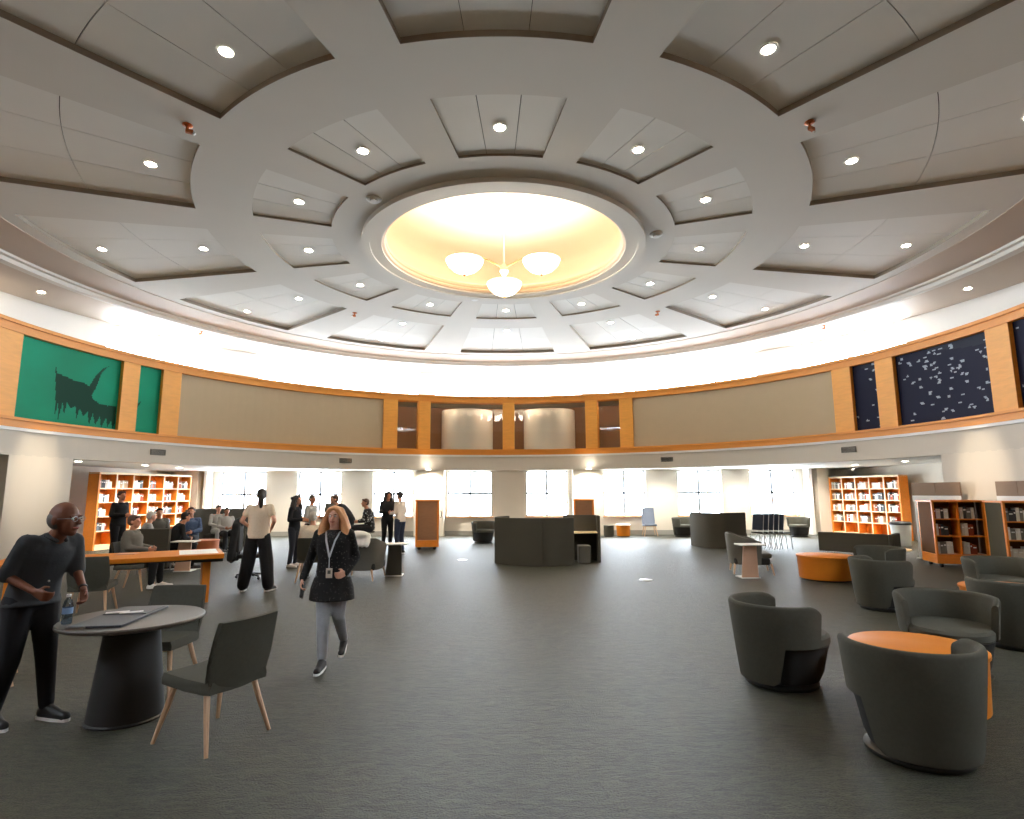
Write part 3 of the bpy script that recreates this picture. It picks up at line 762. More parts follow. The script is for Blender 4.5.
# --- lounge chair on wooden legs --------------------------------------------
def lounge(label, group='lounge chairs on legs'):
    t = thing('lounge_chair', label, 'armchair', (0, 0, 0), 0, group)
    rg = []
    def pathp(u):                                   # u from -1 (left arm front) to 1 (right arm front), open to -Y
        a = u*PI*.62; n = 3.2
        s, c = math.sin(a), math.cos(a)
        x = .44*math.copysign(abs(s)**(2/n), s); y = .40*math.copysign(abs(c)**(2/n), c)
        return x, y
    for i in range(33):
        u = -1+2*i/32; x, y = pathp(u)
        zt = .82-.16*max(0, (abs(u)-.45)/.55)**1.2; th = .07
        L = math.hypot(x, y); nx, ny = x/L, y/L
        rg.append([(x*.94, y*.94, .20), (x, y, .45), (x+nx*.03, y+ny*.03, zt-.03), (x+nx*.02, y+ny*.02, zt), (x-nx*.03, y-ny*.03, zt), (x-nx*.045, y-ny*.045, zt-.03), (x-nx*th, y-ny*th, .45), (x*.94-nx*th, y*.94-ny*th, .20)])
    MB().rings(rg).build('backrest', m_fabmid, t, smooth=True, angle=50)
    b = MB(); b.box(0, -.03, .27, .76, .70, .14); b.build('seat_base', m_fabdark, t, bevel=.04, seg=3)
    b = MB(); b.box(0, -.05, .385, .74, .74, .10); b.build('seat', m_fabmid, t, bevel=.04, seg=3)
    for sx in (-1, 1):
        for y in (-.40, .30): MB().tube([(sx*.32, y, .22), (sx*.36, y*1.1, 0)], [.022, .014], 8).build('leg', m_legwood, t, smooth=True)
    return t
l0 = lounge('grey lounge chair on wooden legs right of centre, behind a beige side table')
l0.location = (5.0, 12.60, 0); l0.rotation_euler.z = face(1, -.25)
dup(l0, (-3.05, 11.95, 0), face(.1, 1), 'grey lounge chair, back to the viewer with a white jacket, beside the walking woman')

# --- long bench --------------------------------------------------------------
def bench(label, p, q, h, name='lounge_bench', endh=None, col=m_booth, group=None):
    p, q = Vector((*p, 0)), Vector((*q, 0)); L = (q-p).length; a = math.atan2(q.y-p.y, q.x-p.x)
    t = thing(name, label, 'bench', (p+q)/2, a, group)
    b = MB(); b.box(0, 0, (h+.1)/2+.02, L, .12, h-.08); b.build('backrest', col, t, bevel=.03, seg=3)
    b = MB(); b.box(0, .36, .30, L, .62, .24); b.build('seat', col, t, bevel=.04, seg=3)
    if endh:
        b = MB(); b.box(L/2+.05, .25, endh/2+.02, .10, .72, endh); b.build('side_panel', m_fab, t, bevel=.02)
    for x in (-L/2+.15, L/2-.15):
        for y in (0, .55): MB().tube([(x, y, 0), (x, y, .19)], .02, 8).build('leg', m_steel, t)
    return t
bench('long low grey bench seen from behind, in front of the right wall bookcase', (8.3, 16.0), (9.45, 14.8), .58, endh=.60)
bench('grey bench back in front of the seated group, beyond the long wooden table', (-8.25, 12.78), (-7.5, 12.92), .92, group=None)

# --- high privacy booths -----------------------------------------------------
def panelstrip(mb, pts, z0, z1, th=.07):
    P2 = [Vector((*p, 0)) for p in pts]; rg = []
    for i, p in enumerate(P2):
        d = (P2[min(i+1, len(P2)-1)]-P2[max(i-1, 0)]).normalized(); n = Vector((-d.y, d.x, 0))*th/2
        rg.append([(p+n)+Vector((0, 0, z0)), (p+n)+Vector((0, 0, z1)), (p-n)+Vector((0, 0, z1)), (p-n)+Vector((0, 0, z0))])
    mb.rings(rg); return mb
def curve(p, c, q, n=10): return [((1-t)**2*p[0]+2*t*(1-t)*c[0]+t*t*q[0], (1-t)**2*p[1]+2*t*(1-t)*c[1]+t*t*q[1]) for t in [i/n for i in range(n+1)]]
t = thing('privacy_booth', 'dark high-walled privacy booth with a desk in the middle of the carpet', 'booth', (.75, 14.3, 0))
def loc(pts, o=(.75, 14.3)): return [(x-o[0], y-o[1]) for x, y in pts]
panelstrip(MB(), loc(curve((-.40, 14.35), (.05, 13.72), (.70, 13.72))), .0, 1.10).build('curved_panel', m_booth, t, smooth=True, bevel=.012)
panelstrip(MB(), loc(curve((.70, 13.815), (1.15, 13.68), (1.44, 14.05))), .0, 1.10).build('curved_panel', m_booth, t, smooth=True, bevel=.012)
panelstrip(MB(), loc(curve((-.40, 14.35), (-.45, 14.8), (-.1, 15.2))), .0, 1.10).build('curved_panel', m_booth, t, smooth=True, bevel=.012)
panelstrip(MB(), loc([(1.30, 15.05), (2.14, 15.0)]), .0, 1.12).build('end_panel', m_booth, t, bevel=.01)
panelstrip(MB(), loc([(2.12, 14.45), (2.16, 15.0)]), .0, 1.12).build('side_panel', m_booth, t, bevel=.01)
b = MB(); b.box(.98, .42, .705, .86, .5, .03); b.build('desk', m_edge, t, bevel=.006)
b = MB()
for s in (0, 1): b.tube([(-1.1+s*.9, .62, .02), (-1.1+s*.9, .62, .03)], .03, 6)
b = MB(); b.box(-.25, .2, .3, .9, .5, .24); b.build('seat', m_fab, t, bevel=.03)
b = MB(); b.box(0, 0, 0, .30, .40, .42); o = b.build('ottoman', m_fabmid, None, bevel=.03, seg=3); o.location = (1.74, 14.42, .21); tag(o, 'small light grey ottoman under the desk of the privacy booth', 'stool')
t = thing('curved_booth', 'dark high curved booth in front of the right windows', 'booth', (6.5, 18.0, 0))
panelstrip(MB(), [(x-6.5, y-18) for x, y in curve((5.74, 18.9), (5.68, 17.7), (6.4, 17.75))+curve((6.4, 17.75), (6.8, 17.78), (7.1, 17.95))[1:]], .0, 1.06).build('curved_panel', m_booth, t, smooth=True, bevel=.012)
b = MB(); b.box(.1, .45, .3, 1.3, .5, .26); b.build('seat', m_fab, t, bevel=.03)
t = thing('curved_booth', 'grey high curved sofa booth at the back left, beside the wall bookcase', 'booth', (-9.0, 18.6, 0))
panelstrip(MB(), [(x+9.0, y-18.6) for x, y in curve((-9.95, 17.9), (-10.2, 19.0), (-9.6, 19.2))+curve((-9.6, 19.2), (-8.9, 19.4), (-8.6, 19.0))[1:]], .0, 1.22, .09).build('curved_panel', m_fabmid, t, smooth=True, bevel=.012)
b = MB(); b.box(-.2, .22, .3, 1.1, .5, .28); b.build('seat', m_fabmid, t, bevel=.04)

# --- folded chairs parked on the right of the curved booth -------------------
def folded(label):
    t = thing('stacking_chair', label, 'chair', (0, 0, 0), 0, 'dark stacking chairs in a nested row')
    for s in (-1, 1):
        MB().tube([(s*.21, -.02, 1.05), (s*.22, .06, .48), (s*.23, .26, .02)], .011, 8).build('back_frame', m_steel, t, smooth=True)
        MB().tube([(s*.23, -.24, .02), (s*.22, -.20, .46), (s*.22, .06, .48)], .011, 8).build('leg', m_steel, t, smooth=True)
    b = MB(); b.box(0, -.06, .49, .42, .32, .035); b.build('seat', m_fabdark, t, bevel=.01)
    b = MB(); M = Matrix.Translation((0, .015, .80)) @ Matrix.Rotation(.12, 4, 'X'); b.box(0, 0, 0, .41, .03, .48, 0, M); b.build('backrest', m_blue if False else mat('blue_black_fabric', (44, 50, 64), .8), t, bevel=.01)
    return t
f0 = folded('dark stacking chair, the one nearest the curved booth in the nested row'); f0.location = (7.3, 17.45, 0); f0.rotation_euler.z = face(.93, .35)
for i, w in enumerate(('second chair of the dark nested row beside the curved booth', 'third chair of the dark nested row beside the curved booth', 'fourth chair of the dark nested row beside the curved booth', 'dark stacking chair at the outer end of the nested row')):
    dup(f0, (7.3+.15*(i+1), 17.45+.0*(i+1), 0), face(.93, .35), w)

# --- office chair and coat ---------------------------------------------------
t = thing('office_chair', 'black office chair on a caster base, left of the woman in the cream top', 'chair', (-5.30, 12.05, 0), face(.9, .25))
b = MB()
for k in range(5):
    a = 2*PI*k/5; b.tube([(0, 0, .10), (.30*math.cos(a), .30*math.sin(a), .07)], [.025, .016], 8)
b.tube([(0, 0, .08), (0, 0, .42)], .028, 10); b.build('base', m_black, t, smooth=True)
for k in range(5):
    a = 2*PI*k/5; MB().ball((.30*math.cos(a), .30*math.sin(a), .032), (.03, .03, .032), 10, 6).build('caster', m_black, t, smooth=True)
b = MB(); b.box(0, 0, .46, .50, .48, .08); b.build('seat', m_fabdark, t, bevel=.03)
b = MB(); b.box(0, .25, .82, .44, .06, .58); b.build('backrest', m_fabdark, t, bevel=.03)
b = MB()
for i in range(9):
    u = -1+i/4; b.cap((u*.21, .30, 1.12-.06*u*u), (u*.27, .34+.03*math.cos(i*2.1), .42+.05*math.sin(i*1.7)), .075, .06)
b.ball((0, .27, 1.12), (.22, .11, .10))
c = remesh(b, 'coat', m_black if False else mat('black_coat', (26, 26, 27), .9, bump=.2, bscale=60), None, .02, 5); c.location = (-5.30, 12.05, 0); c.rotation_euler.z = face(.9, .25)
tag(c, 'black coat draped over the back of the office chair', 'coat')
# white jacket over the lounge chair
b = MB()
for i in range(7):
    u = -1+i/3; b.cap((u*.24, .35, .84-.02*abs(u)), (u*.27, .47, .70), .075, .05); b.cap((u*.24, .35, .86), (u*.22, .25, .72), .07, .05)
b.ball((-.06, .36, .88), (.22, .13, .09))
c = remesh(b, 'jacket', mat('white_quilt', (226, 220, 212), .85, bump=.2, bscale=40), None, .02, 4); c.location = (-3.05, 11.95, 0); c.rotation_euler.z = face(.1, 1)
tag(c, 'white padded jacket heaped over the back of the grey lounge chair', 'jacket')

# --- bin, floor boxes --------------------------------------------------------
t = thing('waste_bin', 'round white waste bin with a dark rim beside the right wall bookcase', 'bin', (12.0, 18.2, 0))
MB().lathe([(.21, 0), (.24, .04), (.28, .66)], n=32).build('bin_body', m_white, t, smooth=True, angle=30)
MB().lathe([(.30, .66), (.30, .71), (.26, .75), (.1, .76)], n=32).build('lid', m_tablebase, t, smooth=True, angle=30)
for x, y, lab in ((2.59, 11.6, 'bright metal floor outlet in the carpet right of the privacy booth'), (-1.28, 15.1, 'bright metal floor outlet in the carpet left of the privacy booth')):
    t = thing('floor_outlet', lab, 'outlet', (x, y, 0), 0, 'floor outlets')
    MB().lathe([(.13, 0), (.13, .006), (.11, .010)], n=24).build('cover_plate', m_steel, t, smooth=True)
    b = MB(); b.box(0, 0, .012, .09, .06, .004); b.build('flap', m_white, t)

# --- taupe screens behind the carts -----------------------------------------
for x, y, a, w, feet, lab in ((10.46, 14.42, math.atan2(-1.25, .34), 1.25, 1, 'taupe screen above a white strip behind the left book cart'), (10.80, 12.45, -PI/2+.02, 1.1, 0, 'taupe screen above a white strip behind the right book cart')):
    t = thing('desk_screen', lab, 'screen', (x, y, 0), a, 'taupe desk screens')
    for s in (-1, 1):
        b = MB(); b.box(s*w/4, 0, 1.735, w/2-.008, .04, .32); b.build('screen_panel', m_taupescreen, t, bevel=.004)
        b = MB(); b.box(s*(w/2-.06), 0, .72, .05, .04, 1.44); b.build('leg', m_white, t)
        b = MB(); b.box(s*(w/2-.06), 0, .015, .06, .22 if feet else .06, .03); b.build('foot', m_white, t)
    b = MB(); b.box(0, 0, 1.50, w, .03, .15); b.build('rail_panel', m_white, t)

# ================================================================== BOOKS
book_cols = [(226, 224, 216), (206, 200, 190), (120, 118, 112), (60, 62, 66), (180, 150, 120), (96, 110, 120), (150, 66, 40), (236, 232, 226)]
book_names = ['white', 'cream', 'grey', 'dark', 'tan', 'slate', 'rust', 'pale']
book_me = []
def make_book(i, w, h, d):
    b = MB(); b.cur = 0
    b.box(0, 0, h/2, w, d, h)                                    # cover block
    b.cur = 1
    b.box(0, .004, h/2, w*.8, d, h*.985); b.box(0, -.002, h*.72, w*.7, d, h*.12)
    bm_ = [mat('book_'+book_names[i], book_cols[i], .6), m_paper]
    o = b.build('book', bm_, None); me = o.data; bpy.data.objects.remove(o); return me
for i in range(8):
    book_me.append([make_book(i, w, h, .17) for w, h in ((.028, .24), (.042, .27), (.06, .22))])
rb = random.Random(11)
nbook = [0]
def place_books(root, x0, x1, yfront, z, label, group, fill=.8, maxh=.3, dark=False, wscale=1.0, left=True):
    """row of single books standing on a shelf; x along the case, -Y is the front"""
    x = x0+.02; end = x0+(x1-x0)*fill; M = root.matrix_world if root else Matrix()
    while x < end:
        ci = rb.choice((0, 1, 7, 0, 7, 2, 1, 4, 3, 5, 6) if not dark else (0, 7, 1, 3, 0, 6, 2)); si = rb.choice((0, 1, 1, 2)); w = (.028, .042, .06)[si]*wscale
        if x+w > end: break
        o = bpy.data.objects.new('book', book_me[ci][si]); COL.objects.link(o)
        p = Vector((x+w/2, yfront+.11, z)); c, s = math.cos(root['_rz']), math.sin(root['_rz'])
        o.location = (root.location.x+c*p.x-s*p.y, root.location.y+s*p.x+c*p.y, p.z+.001)
        o.rotation_euler = (0, 0, root['_rz']); k = rb.uniform(.88, 1.0)
        o.scale = (wscale*.97, 1, min(k, maxh/.28))
        tag(o, '%s book upright in the %s' % (book_names[ci], label), 'book', group)
        x += w+.002; nbook[0] += 1
ordn = ['top', 'second', 'third', 'fourth', 'bottom']
def bookcase(label, short, near, far, front_sign, ncol, h=2.25, depth=.40, where=''):
    """near, far: plan positions of the front edge ends; runs near -> far"""
    n, f = Vector((*near, 0)), Vector((*far, 0)); L = (f-n).length
    # local +X runs so that -Y is the front
    if front_sign > 0: o_, d = n, (f-n)
    else: o_, d = f, (n-f)
    a = math.atan2(d.y, d.x)
    t = thing('bookcase', label, 'bookcase', o_, a); t['_rz'] = a
    cw = L/ncol; th = .03; base = .34; rows = 5
    for x in (0+th, L-th):
        b = MB(); b.box(x, depth/2, h/2, th*2, depth, h); b.build('side_panel', m_case, t, bevel=.004)
    b = MB(); b.box(L/2, depth-.01, h/2, L-.02, .02, h-.04); b.build('back_panel', m_case, t)
    b = MB(); b.box(L/2, depth/2, h-.03, L, depth, .06); b.build('top_panel', m_edge, t, bevel=.004)
    b = MB(); b.box(L/2, depth/2, .06, L-.12, depth-.02, .12); b.build('plinth', m_edge, t)
    zs = [.13+ (h-.20)*i/rows for i in range(rows)]
    for z in zs:
        b = MB(); b.box(L/2, depth/2-.005, z, L-.12, depth-.02, .03); s_ = b.build('shelf', m_edge, t)
    for i in range(1, ncol):
        b = MB(); b.cur = 0; b.box(i*cw, depth/2+.01, h/2+.04, .035, depth-.04, h-.2); b.cur = 1; b.box(i*cw, .006, h/2+.04, .04, .012, h-.2); b.build('divider', [m_case, m_edge], t)
    for r in range(1, rows):
        row = ordn[rows-1-r]
        for i in range(ncol):
            idx = i if front_sign > 0 else ncol-1-i      # counted from the near end
            bay = ['nearest', 'second', 'third', 'fourth', 'fifth', 'farthest'][idx if not (idx == ncol-1) else 5]
            place_books(t, i*cw+.03, (i+1)*cw-.03, .05, zs[r]+.015, '%s row, %s bay of the %s' % (row, bay, short), 'books in the '+short, fill=rb.uniform(.66, .9), wscale=1.65 if ncol > 5 else 1.5)
    del t['_rz']
    return t
bookcase('tall orange wood bookcase along the left wall, behind the standing and seated people', 'left bookcase', (-12.72, 17.9), (-12.02, 21.8), 1, 6, h=2.38)
bookcase('tall orange wood bookcase along the right wall, above the long grey bench', 'right bookcase', (13.35, 20.1), (12.55, 23.1), -1, 5)

def cart(label, short, corner, a, L=1.85, W=.9, h=1.48, nb=2, endm=m_darkpanel, books=True, fillm=.75):
    """corner = near front-left corner; local X along the long side, front at -Y"""
    t = thing('book_cart', label, 'book cart', (*corner, 0), a, 'rolling book carts'); t['_rz'] = a
    b = MB(); b.box(L/2, W/2, .19, L, W, .20); b.build('base', m_case, t, bevel=.006)
    for x in (.02, L-.02):
        b = MB(); b.box(x, .03, .88, .04, .06, 1.2); b.box(x, W-.03, .88, .04, .06, 1.2); b.box(x, W/2, h-.03, .04, W, .05); e = b.build('end_frame', m_case, t)
        b = MB(); b.box(x+(-.018 if x < 1 else .018), W/2, .87, .012, W-.12, 1.14); b.build('end_panel', endm, t)
    b = MB(); b.box(L/2, W/2, h-.02, L+.04, W+.04, .04); b.build('top_panel', m_case, t, bevel=.006)
    b = MB(); b.box(L/2, W/2, .88, L-.05, .02, 1.15); b.build('centre_panel', m_darkpanel, t)
    for k in range(1, nb): 
        b = MB(); b.box(L*k/nb, W/4+.01, .88, .03, W/2-.04, 1.16); b.build('divider', m_case, t)
    zs = [.29, .69, 1.06]
    for z in zs[1:]:
        b = MB(); b.box(L/2, W/4+.01, z, L-.05, W/2-.04, .025); b.build('shelf', m_case, t)
    for x in (.12, L-.12):
        for y in (.12, W-.12):
            MB().tube([(x-.025, y, .05), (x+.025, y, .05)], .05, 14).build('caster', m_black, t, smooth=True)
            
    if books:
        for r, z in enumerate(zs):
            for k in range(nb):
                place_books(t, L*k/nb+.03, L*(k+1)/nb-.03, .04, z+.014, '%s shelf, %s bay of the %s' % (('lower', 'middle', 'upper')[r], ('left', 'right')[k] if nb == 2 else 'only', short), 'books on the '+short, fill=fillm, dark=True, wscale=1.45)
    del t['_rz']
    return t
cart('orange book cart with a dark brown end panel, left one at the right wall', 'left book cart', (9.45, 13.2), -.25, L=1.02, W=.78)
cart('orange book cart with a grey-green end panel, cut by the picture edge', 'right book cart', (9.96, 11.9), -.25, L=.62, W=.72, nb=1, endm=m_greypanel)
t = cart('tall orange book cart, brown end panel to the viewer, alone left of the privacy booth', 'lone book cart', (-2.22, 17.75), PI/2+.16, L=1.3, W=.70, nb=1, endm=m_brownpanel, books=False)
b = MB(); b.tube([(-.02, -.05, .95), (.02, -.07, .98), (.02, -.07, 1.12), (-.02, -.05, 1.15)], .014, 8); b.build('handle', m_black, t)
t = cart('brown-ended book cart behind the privacy booth, its top showing above the panels', 'cart behind the booth', (2.48, 17.8), PI/2-.12, L=1.3, W=.62, nb=1, endm=m_brownpanel, books=False)
# ================================================================== PEOPLE
def V(*a): return Vector(a)
def person(label, loc, rz, J=None, s=1.0, skin=m_skin2, shirt=None, pants=None, shoe=None, hair=None, hairstyle='short', voxel=.011, head_turn=0, head_tilt=0, long_top=0, fist=.9, sleeve=1.0,
           bulk=1.0, group=None, legs=True, name='person', face_detail=False, skirt=0, hands=None, hs_=1.0):
    """local frame: feet on z=0, facing -Y, the person's right is -X"""
    D = dict(pelvis=V(0, .02, .93), waist=V(0, .02, 1.06), chest=V(0, .0, 1.26), neck=V(0, .01, 1.43), head=V(0, -.02, 1.585),
             shR=V(-.175, .01, 1.385), shL=V(.175, .01, 1.385), elR=V(-.225, .04, 1.11), elL=V(.225, .04, 1.11), wrR=V(-.24, -.06, .87), wrL=V(.24, -.06, .87),
             hipR=V(-.09, .02, .90), hipL=V(.09, .02, .90), knR=V(-.10, -.01, .49), knL=V(.10, -.01, .49), anR=V(-.11, .04, .085), anL=V(.11, .04, .085), toR=V(-.13, -.12, .035), toL=V(.13, -.12, .035))
    if J:
        for k, v in J.items(): D[k] = Vector(v)
    for k in D: D[k] = D[k]*s
    root = thing(name, label, 'person', loc, rz, group)
    B = bulk
    # ---------- body
    b = MB()
    h = D['head']; ft = R_(head_turn)
    Hm = Matrix.Translation(h) @ Matrix.Rotation(ft, 4, 'Z') @ Matrix.Rotation(R_(head_tilt), 4, 'X') @ Matrix.Scale(hs_, 4)
    def hb(c, r, n=14, m=10):
        c = Vector(c)*s; rr = Vector(r)*s; rg = []
        for i in range(m+1):
            a = -PI/2+PI*i/m; q = max(math.cos(a), .03)
            rg.append([Hm @ V(c.x+rr.x*q*math.cos(2*PI*j/n), c.y+rr.y*q*math.sin(2*PI*j/n), c.z+rr.z*math.sin(a)) for j in range(n)])
        b.rings(rg)
    hb((0, .012, .025), (.074, .092, .092)); hb((0, -.025, -.035), (.056, .062, .072)); hb((0, -.052, -.082), (.030, .028, .026))
    hb((0, -.094, -.012), (.011, .018, .022), 8, 6); hb((0, -.105, -.024), (.015, .014, .011), 8, 6)
    hb((0, -.076, -.055), (.024, .014, .011), 8, 6)
    hb((-.030, -.078, .022), (.022, .010, .008), 8, 5); hb((.030, -.078, .022), (.022, .010, .008), 8, 5)
    for e in (-1, 1): hb((e*.076, .012, -.005), (.010, .020, .031), 8, 6)
    b.cap(D['neck']-V(0, 0, .05*s), h+V(0, .012*s, -.05*s), .058*s, .050*s)
    for c0, c1, r0, r1 in (('pelvis', 'waist', .10, .09), ('waist', 'chest', .09, .105)): b.cap(D[c0], D[c1], r0*s, r1*s)
    b.cap(D['chest'], D['neck'], .10*s, .055*s); b.cap(D['shR'], D['shL'], .045*s, .045*s)
    for q in 'RL':
        b.limb([D['sh'+q], D['el'+q], D['wr'+q]], [.043*s, .036*s, .024*s])
        if legs: b.limb([D['hip'+q], D['kn'+q], D['an'+q]], [.07*s, .048*s, .034*s]); b.cap(D['an'+q], D['to'+q], .03*s, .024*s)
        # hand
        wr, el = D['wr'+q], D['el'+q]; d = (wr-el).normalized()
        if hands and q in hands: d = Vector(hands[q]).normalized()
        side = -1 if q == 'R' else 1
        inn = V(-side, 0, 0)                                    # towards the body
        n_ = (inn-d*inn.dot(d)).normalized() if abs(inn.dot(d)) < .95 else V(0, 0, -1)   # palm normal
        w_ = d.cross(n_).normalized()                           # across the knuckles
        if w_.y > 0: w_ = -w_                                    # thumb side points forward
        hs = s*1.0
        for k in range(4):
            off = w_*(.030-.020*k)*hs
            b.cap(wr+d*.012*hs+off*.6, wr+d*.078*hs+off, .0155*hs, .0125*hs, 8)
        for k in range(4):
            off = w_*(.031-.0205*k)*hs; Lf = (.068, .075, .070, .055)[k]*hs
            p = wr+d*.083*hs+off; a = 0
            for q2, fr in enumerate((.42, .32, .26)):
                a += fist*(.55+.12*k*.3)*(.7+.3*q2)
                dd = (d*math.cos(a)+n_*math.sin(a)); p2 = p+dd*Lf*fr; r = (.0098-.0009*q2)*hs
                b.cap(p, p2, r, r*.93, 8); p = p2
        p = wr+d*.025*hs+w_*.03*hs; p1 = p+(d*.6+w_*.7+n_*.45).normalized()*.036*hs; p2 = p1+(d*.85+w_*.1+n_*.6).normalized()*.03*hs
        b.cap(p-w_*.012*hs, p1, .014*hs, .011*hs, 8); b.cap(p1, p2, .011*hs, .009*hs, 8)
    body = remesh(b, 'body', skin, root, voxel, 3)
    if face_detail:
        me_ = mat('eye_white', (235, 232, 226), .3); mi = mat('eye_iris', (50, 40, 34), .3); ml = mat('lips_rose', (176, 92, 84), .5); mbw = mat('brow_brown', (96, 66, 46), .8)
        for e in (-1, 1):
            bb = MB(); bb.ball(Hm @ (V(e*.029, -.0805, .008)*s), .0105*s, 12, 8); ey = bb.build('eye', me_, root, smooth=True)
            bb = MB(); bb.ball(Hm @ (V(e*.029, -.0885, .008)*s), .0050*s, 10, 6); bb.build('iris', mi, ey, smooth=True)
            bb = MB(); bb.cap(Hm @ (V(e*.016, -.0905, .027)*s), Hm @ (V(e*.042, -.083, .028)*s), .0035*s, .0028*s, 6); bb.build('eyebrow', mbw, root)
        bb = MB(); bb.limb([Hm @ (V(-.022, -.083, -.052)*s), Hm @ (V(0, -.0925, -.0555)*s), Hm @ (V(.022, -.083, -.052)*s)], [.0035*s, .0065*s, .0035*s], 6); bb.build('mouth', ml, root, smooth=True)
    # ---------- shirt
    if shirt:
        b = MB()
        def ring(c, rx, ry, ax, up, n=24):
            ax = ax.normalized(); fy = up.cross(ax).normalized()
            return [c+ax*rx*math.cos(2*PI*j/n)+fy*ry*math.sin(2*PI*j/n) for j in range(n)]
        hipax = (D['hipL']-D['hipR']); shax = (D['shL']-D['shR'])
        spine = [D['pelvis'], D['waist'], D['chest'], D['neck']]
        rg = []
        prof = [(0, .165*B, .125*B), (.12, .16*B, .122*B), (.33, .15*B, .115*B), (.55, .162*B, .122*B), (.72, .170*B, .122*B), (.83, .160*B, .108*B), (.92, .115, .085), (1.0, .072, .066)]
        tot = [0]
        for i in range(3): tot.append(tot[-1]+(spine[i+1]-spine[i]).length)
        def sp(t):
            x = t*tot[-1]
            for i in range(3):
                if x <= tot[i+1]+1e-9: return spine[i].lerp(spine[i+1], (x-tot[i])/(tot[i+1]-tot[i])), (spine[i+1]-spine[i]).normalized()
            return spine[3], (spine[3]-spine[2]).normalized()
        for t_, rx, ry in prof:
            c, up = sp(t_); ax = hipax.lerp(shax, t_); rg.append(ring(c, rx*s, ry*s, ax, up))
        if long_top:
            dn = V(0, 0, -1); c = D['pelvis']; g_ = min(1, long_top/.28)
            rg = [ring(c+dn*long_top*s, (.170+.054*g_)*B*s, (.130+.042*g_)*B*s, hipax, V(0, 0, 1)), ring(c+dn*long_top*.5*s, (.168+.040*g_)*B*s, (.128+.030*g_)*B*s, hipax, V(0, 0, 1))]+rg
        else: rg = [ring(D['pelvis']+(D['pelvis']-D['waist']).normalized()*.06*s, .168*B*s, .128*B*s, hipax, (D['waist']-D['pelvis']).normalized())]+rg
        b.rings(rg)
        for q in 'RL':
            sh, el, wr = D['sh'+q], D['el'+q], D['wr'+q]
            b.cap(sh.lerp(D['chest'], .25), sh, .070*s*B, .058*s)
            if sleeve > .99: b.limb([sh, el, el.lerp(wr, .95)], [.058*s, .050*s*(B+1)/2, .037*s*B])
            elif sleeve > .45: b.limb([sh, sh.lerp(el, min(1, sleeve*1.0))], [.060*s, .058*s])
        remesh(b, 'shirt', shirt, root, max(voxel, .012), 5)
    # ---------- trousers
    if pants and legs:
        b = MB()
        b.ball(D['pelvis']-V(0, 0, .01*s), (.155*B*s, .115*B*s, .11*s), 18, 12)
        for q in 'RL':
            b.limb([D['hip'+q], D['kn'+q], D['an'+q].lerp(D['kn'+q], .06)], [.098*B*s, (.066 if not skirt else .10)*B*s, (.052 if not skirt else .095)*s])
        remesh(b, 'trousers', pants, root, max(voxel, .012), 5)
    if shoe and legs:
        for q in 'RL':
            an, to = D['an'+q], D['to'+q]; b = MB(); f = (to-an); f.z = 0; f.normalize()
            b.cap(an-f*.03*s-V(0, 0, .035*s), an-V(0, 0, .01*s), .042*s, .042*s); b.cap(an-V(0, 0, .04*s)-f*.03*s, to+f*.03*s, .042*s, .036*s); b.cap(an, to, .040*s, .032*s)
            sh_ = remesh(b, 'shoe', shoe, root, .01, 3)
            zmin = min(v.co.z for v in sh_.data.vertices)
            if -.05 < zmin < .02:
                for v in sh_.data.vertices: v.co.z = max(v.co.z, .004)
            bb = MB(); rg = []
            lo = max(.0, (min(an.z-.085*s, to.z-.035*s)))
            c0, c1 = an-f*.055*s, to+f*.05*s; sd = V(-f.y, f.x, 0)
            pts = [c0+sd*.034*s, c0-f*.018*s, c0-sd*.034*s, c0.lerp(c1, .6)-sd*.043*s, c1-sd*.026*s, c1+f*.018*s, c1+sd*.026*s, c0.lerp(c1, .6)+sd*.043*s]
            zz = an.z-.085*s; z2 = to.z-.035*s
            def zat(p): return max(0, zz+(z2-zz)*((p-c0).dot(f)/max(.01, (c1-c0).dot(f))))
            bb.rings([[V(p.x, p.y, zat(p)) for p in pts], [V(p.x, p.y, zat(p)+.022*s) for p in pts]]); bb.build('sole', m_paper if shoe.name != 'shoe_white' else m_fabmid, sh_)
    # ---------- hair
    if hair:
        b = MB()
        def hh(c, r, n=16, m=10):
            c = Vector(c)*s; rr = Vector(r)*s; rg = []
            for i in range(m+1):
                a = -PI/2+PI*i/m; q = max(math.cos(a), .03)
                rg.append([Hm @ V(c.x+rr.x*q*math.cos(2*PI*j/n), c.y+rr.y*q*math.sin(2*PI*j/n), c.z+rr.z*math.sin(a)) for j in range(n)])
            b.rings(rg)
        def hl(pts, rs): b.limb([Hm @ (Vector(p)*s) for p in pts], [r*s for r in rs], 10)
        if hairstyle == 'fringe':      # bald crown, short hair round back and sides
            hh((0, .036, .004), (.0765, .074, .076))
        else:
            hh((0, .024, .040), (.082, .092, .086)); 
            if hairstyle == 'short': hh((0, .035, .0), (.079, .078, .07)); hl([(-.05, -.055, .088), (0, -.068, .095), (.05, -.055, .088)], [.018, .02, .018])
            if hairstyle == 'bun': hh((0, .035, .0), (.079, .078, .07)); hh((0, .10, .10), (.045, .045, .045))
            if hairstyle == 'ponytail':
                hh((0, .035, .0), (.079, .078, .07)); hl([(0, .095, .05), (0, .125, -.02), (0, .12, -.12), (0, .105, -.22)], [.035, .045, .042, .018])
